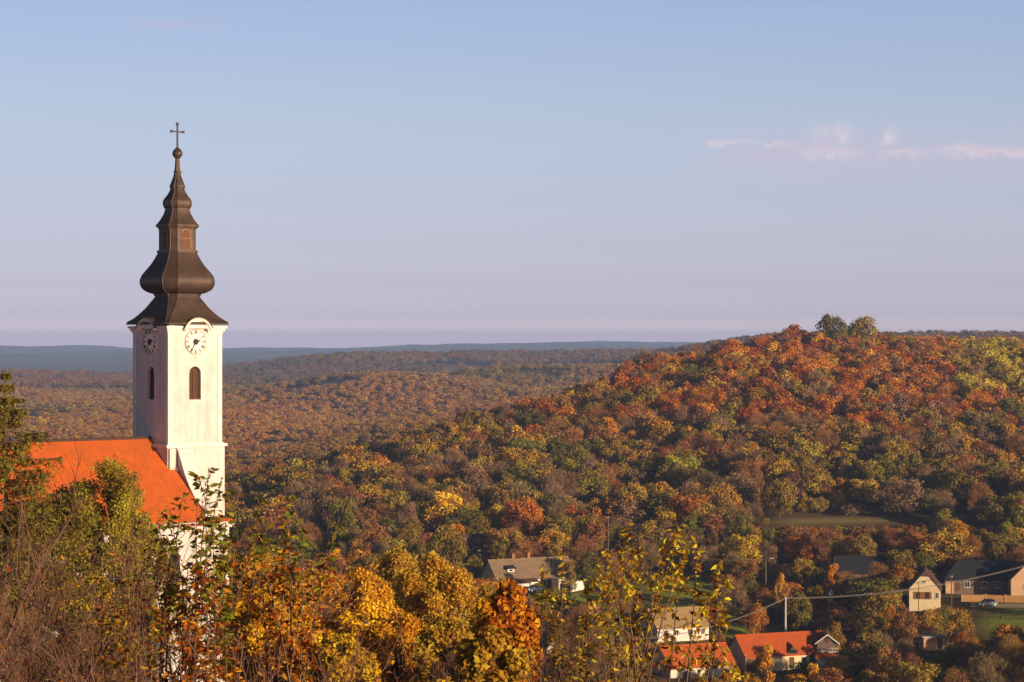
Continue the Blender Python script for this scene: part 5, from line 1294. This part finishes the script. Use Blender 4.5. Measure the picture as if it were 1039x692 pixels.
# ---- leafy shoots: tips given by place, every stem a curved shoot with clustered leaves
def shoots(name, label, basepx, d, tips, leaf, colf, seed, per=70, start=.35, cat='sapling', r0=.016, droop=.7, group=None):
    rg = np.random.default_rng(seed); bx = (basepx - CX) / F * d; zb = tz(bx, d)
    root = empty(name, (bx, d, zb)); tag(root, label, cat, group); S = []; P = []; A = []; Cc = []; Ls = []
    for (px, py, dd) in tips:
        dv = d + dd; tip = np.array([(px - CX) / F * dv - bx, dd, H - (py - CY) / F * dv - zb]); b0 = np.array([rg.normal(0, .12), rg.normal(0, .12), -.2])
        mid = b0 * .45 + tip * .55; mid[:2] = b0[:2] * .65 + tip[:2] * .35 + rg.normal(0, .22, 2)
        pts = [(1 - t) ** 2 * b0 + 2 * t * (1 - t) * mid + t * t * tip for t in np.linspace(0, 1, 15)]
        for i in range(14): S.append([*pts[i], *pts[i + 1], r0 * (1 - i / 15), r0 * (1 - (i + 1) / 15) + .0015])
        def leaves_on(pp, n, t0):
            pp = np.array(pp); m = len(pp) - 1
            t = (t0 + (1 - t0) * rg.random(n) ** .65) * m; i = np.minimum(t.astype(int), m - 1); q = pp[i] + (pp[i + 1] - pp[i]) * (t - i)[:, None]
            ax = unit(rg.normal(size=(n, 3)) * np.array([1, 1, .5]) + np.array([0, 0, -droop]) + unit(pp[i + 1] - pp[i]) * .5)
            P.append(q + rg.normal(0, .01, q.shape)); A.append(ax); Ls.append(leaf * rg.uniform(.55, 1.2, n)); Cc.append(colf(t / m, rg, n))
        leaves_on(pts, per, start)
        if start > .7: leaves_on(pts, int(per * .35), .62)
        for _ in range(int(rg.integers(4, 8))):
            t = rg.uniform(.45 if start < .7 else .74, .96) * 14; i = int(t); st = np.array(pts[i]); L = rg.uniform(.15, .5) * (1.15 - t / 18); dv_ = unit(np.array(pts[i + 1]) - st + 0) * .8 + unit(rg.normal(size=3)) * .8; dv_ = unit(dv_)
            br = [st + dv_ * L * u + np.array([0, 0, .10 * L * u * u]) for u in np.linspace(0, 1, 4)]
            for j in range(3): S.append([*br[j], *br[j + 1], .004, .003])
            n0 = len(Cc); leaves_on(br, int(per * .22), .3); Cc[-1] = colf(np.full(len(P[-1]), t / 14), rg, len(P[-1]))
    tv, tf = segs_mesh(S, 4); add_part(root, 'stems', pydata_fast('stems', tv, tf, [M['palebranch']]))
    P, A, Ls, Cc = np.concatenate(P), np.concatenate(A), np.concatenate(Ls), np.concatenate(Cc)
    V, Fq, c4, lv = leaf_mesh(P, A, Ls, Cc, rg); add_part(root, 'leaves', pydata_fast('leaves', V, Fq, [M['leaf_col']], fl=lv, col=c4))
def col_green_rust(tg):
    g = np.array([(0.16, 0.17, 0.022), (0.24, 0.21, 0.025), (0.12, 0.13, 0.018)]); r_ = np.array([(0.40, 0.12, 0.02), (0.26, 0.08, 0.022), (0.56, 0.23, 0.02), (0.44, 0.16, 0.02)])
    def f(t, rg, n):
        pg = np.clip((t - tg) * 6 + .15, .04, 1); isg = rg.random(n) < pg
        return np.where(isg[:, None], g[rg.integers(3, size=n)], r_[rg.integers(4, size=n)])
    return f
def col_yellow(t, rg, n):
    y = np.array([(0.58, 0.40, 0.03), (0.55, 0.33, 0.025), (0.46, 0.36, 0.035), (0.48, 0.22, 0.02)]); b = np.array([(0.22, 0.09, 0.025), (0.30, 0.13, 0.02), (0.13, 0.06, 0.03), (0.34, 0.2, 0.03)])
    isy = rg.random(n) < np.clip((t - .72) * 4 + .30, .2, .95)
    return np.where(isy[:, None], y[rg.integers(4, size=n)], b[rg.integers(4, size=n)])
shoots('leafy_sapling', 'rust-leaved sapling with green tips in front of the white church corner', 195, 17, [(212, 474, .2), (225, 484, -.2), (186, 500, .3), (200, 505, 0), (232, 498, .4), (172, 515, -.2), (160, 530, .2), (240, 520, -.3), (182, 530, .5), (215, 530, -.5), (150, 556, 0), (228, 550, .3), (205, 560, .2), (190, 575, -.2), (215, 585, .3), (170, 590, .1), (225, 600, -.3), (198, 610, .2)], .07, col_green_rust(.80), 41, 92, .5, group='young shoots in the foreground')
shoots('leafy_sapling', 'rust-brown sapling with tall green tip to the right of the church corner', 275, 17.5, [(288, 484, .2), (296, 500, -.2), (262, 505, .3), (306, 528, 0), (272, 530, .2), (252, 535, -.3), (283, 545, .4), (320, 560, -.2), (240, 560, .2), (300, 560, .3), (345, 524, .3), (338, 545, 0)], .07, col_green_rust(.84), 42, 72, .5, group='young shoots in the foreground')
shoots('leafy_sapling', 'low amber-brown sapling among bare twigs, left of the white nave wall', 130, 16.5, [(120, 560, .2), (140, 580, -.2), (105, 600, .2), (155, 600, 0), (128, 620, .3)], .06, lambda t, rg, n: np.array([(0.3, 0.12, 0.02), (0.2, 0.07, 0.02), (0.36, 0.2, 0.02), (0.13, 0.12, 0.02)])[rg.integers(4, size=n)], 43, 100, .45, group='young shoots in the foreground')
shoots('leafy_sapling', 'widest spray of yellow-leaved shoots, standing over the tan roof', 640, 17.5, [(636, 534, .1), (628, 548, -.2), (648, 552, .3), (690, 534, .2), (702, 540, -.1), (708, 548, .3), (676, 545, .2), (614, 556, .1), (606, 570, .2), (690, 570, .3), (622, 590, .4), (728, 566, .1), (739, 586, .2), (722, 600, .1)], .062, col_yellow, 44, 38, .84, group='young shoots in the foreground', droop=1.0)
shoots('leafy_sapling', 'thin yellow-leaved shoots between the orange maple and the wide yellow spray', 585, 18, [(597, 588, .1), (602, 605, .2), (572, 562, -.2), (552, 572, .1), (560, 600, .2), (590, 625, 0), (612, 625, .3)], .058, col_yellow, 45, 30, .85, group='young shoots in the foreground', droop=1.0)
shoots('leafy_sapling', 'brown-leaved thicket of shoots at the bottom edge below the yellow spray', 610, 16.5, [(570, 640, .1), (590, 645, .2), (610, 635, -.2), (630, 630, .1), (650, 640, .2), (600, 660, 0), (640, 660, .3), (670, 655, .1), (560, 665, .2), (690, 668, .2), (535, 655, .1)], .055, lambda t, rg, n: np.array([(0.3, 0.15, 0.03), (0.2, 0.09, 0.03), (0.36, 0.2, 0.02), (0.14, 0.06, 0.03), (0.42, 0.26, .03)])[rg.integers(5, size=n)], 46, 36, .55, group='young shoots in the foreground')
shoots('leafy_sapling', 'yellow shoots at the bottom edge below the left orange-roofed house', 735, 19, [(716, 660, .1), (735, 668, .2), (745, 676, -.1), (760, 684, .1), (705, 680, .2)], .058, col_yellow, 47, 40, .82, group='young shoots in the foreground', droop=1.0)
print('TREES', len(ALL), len(ind), len(FARPTS))
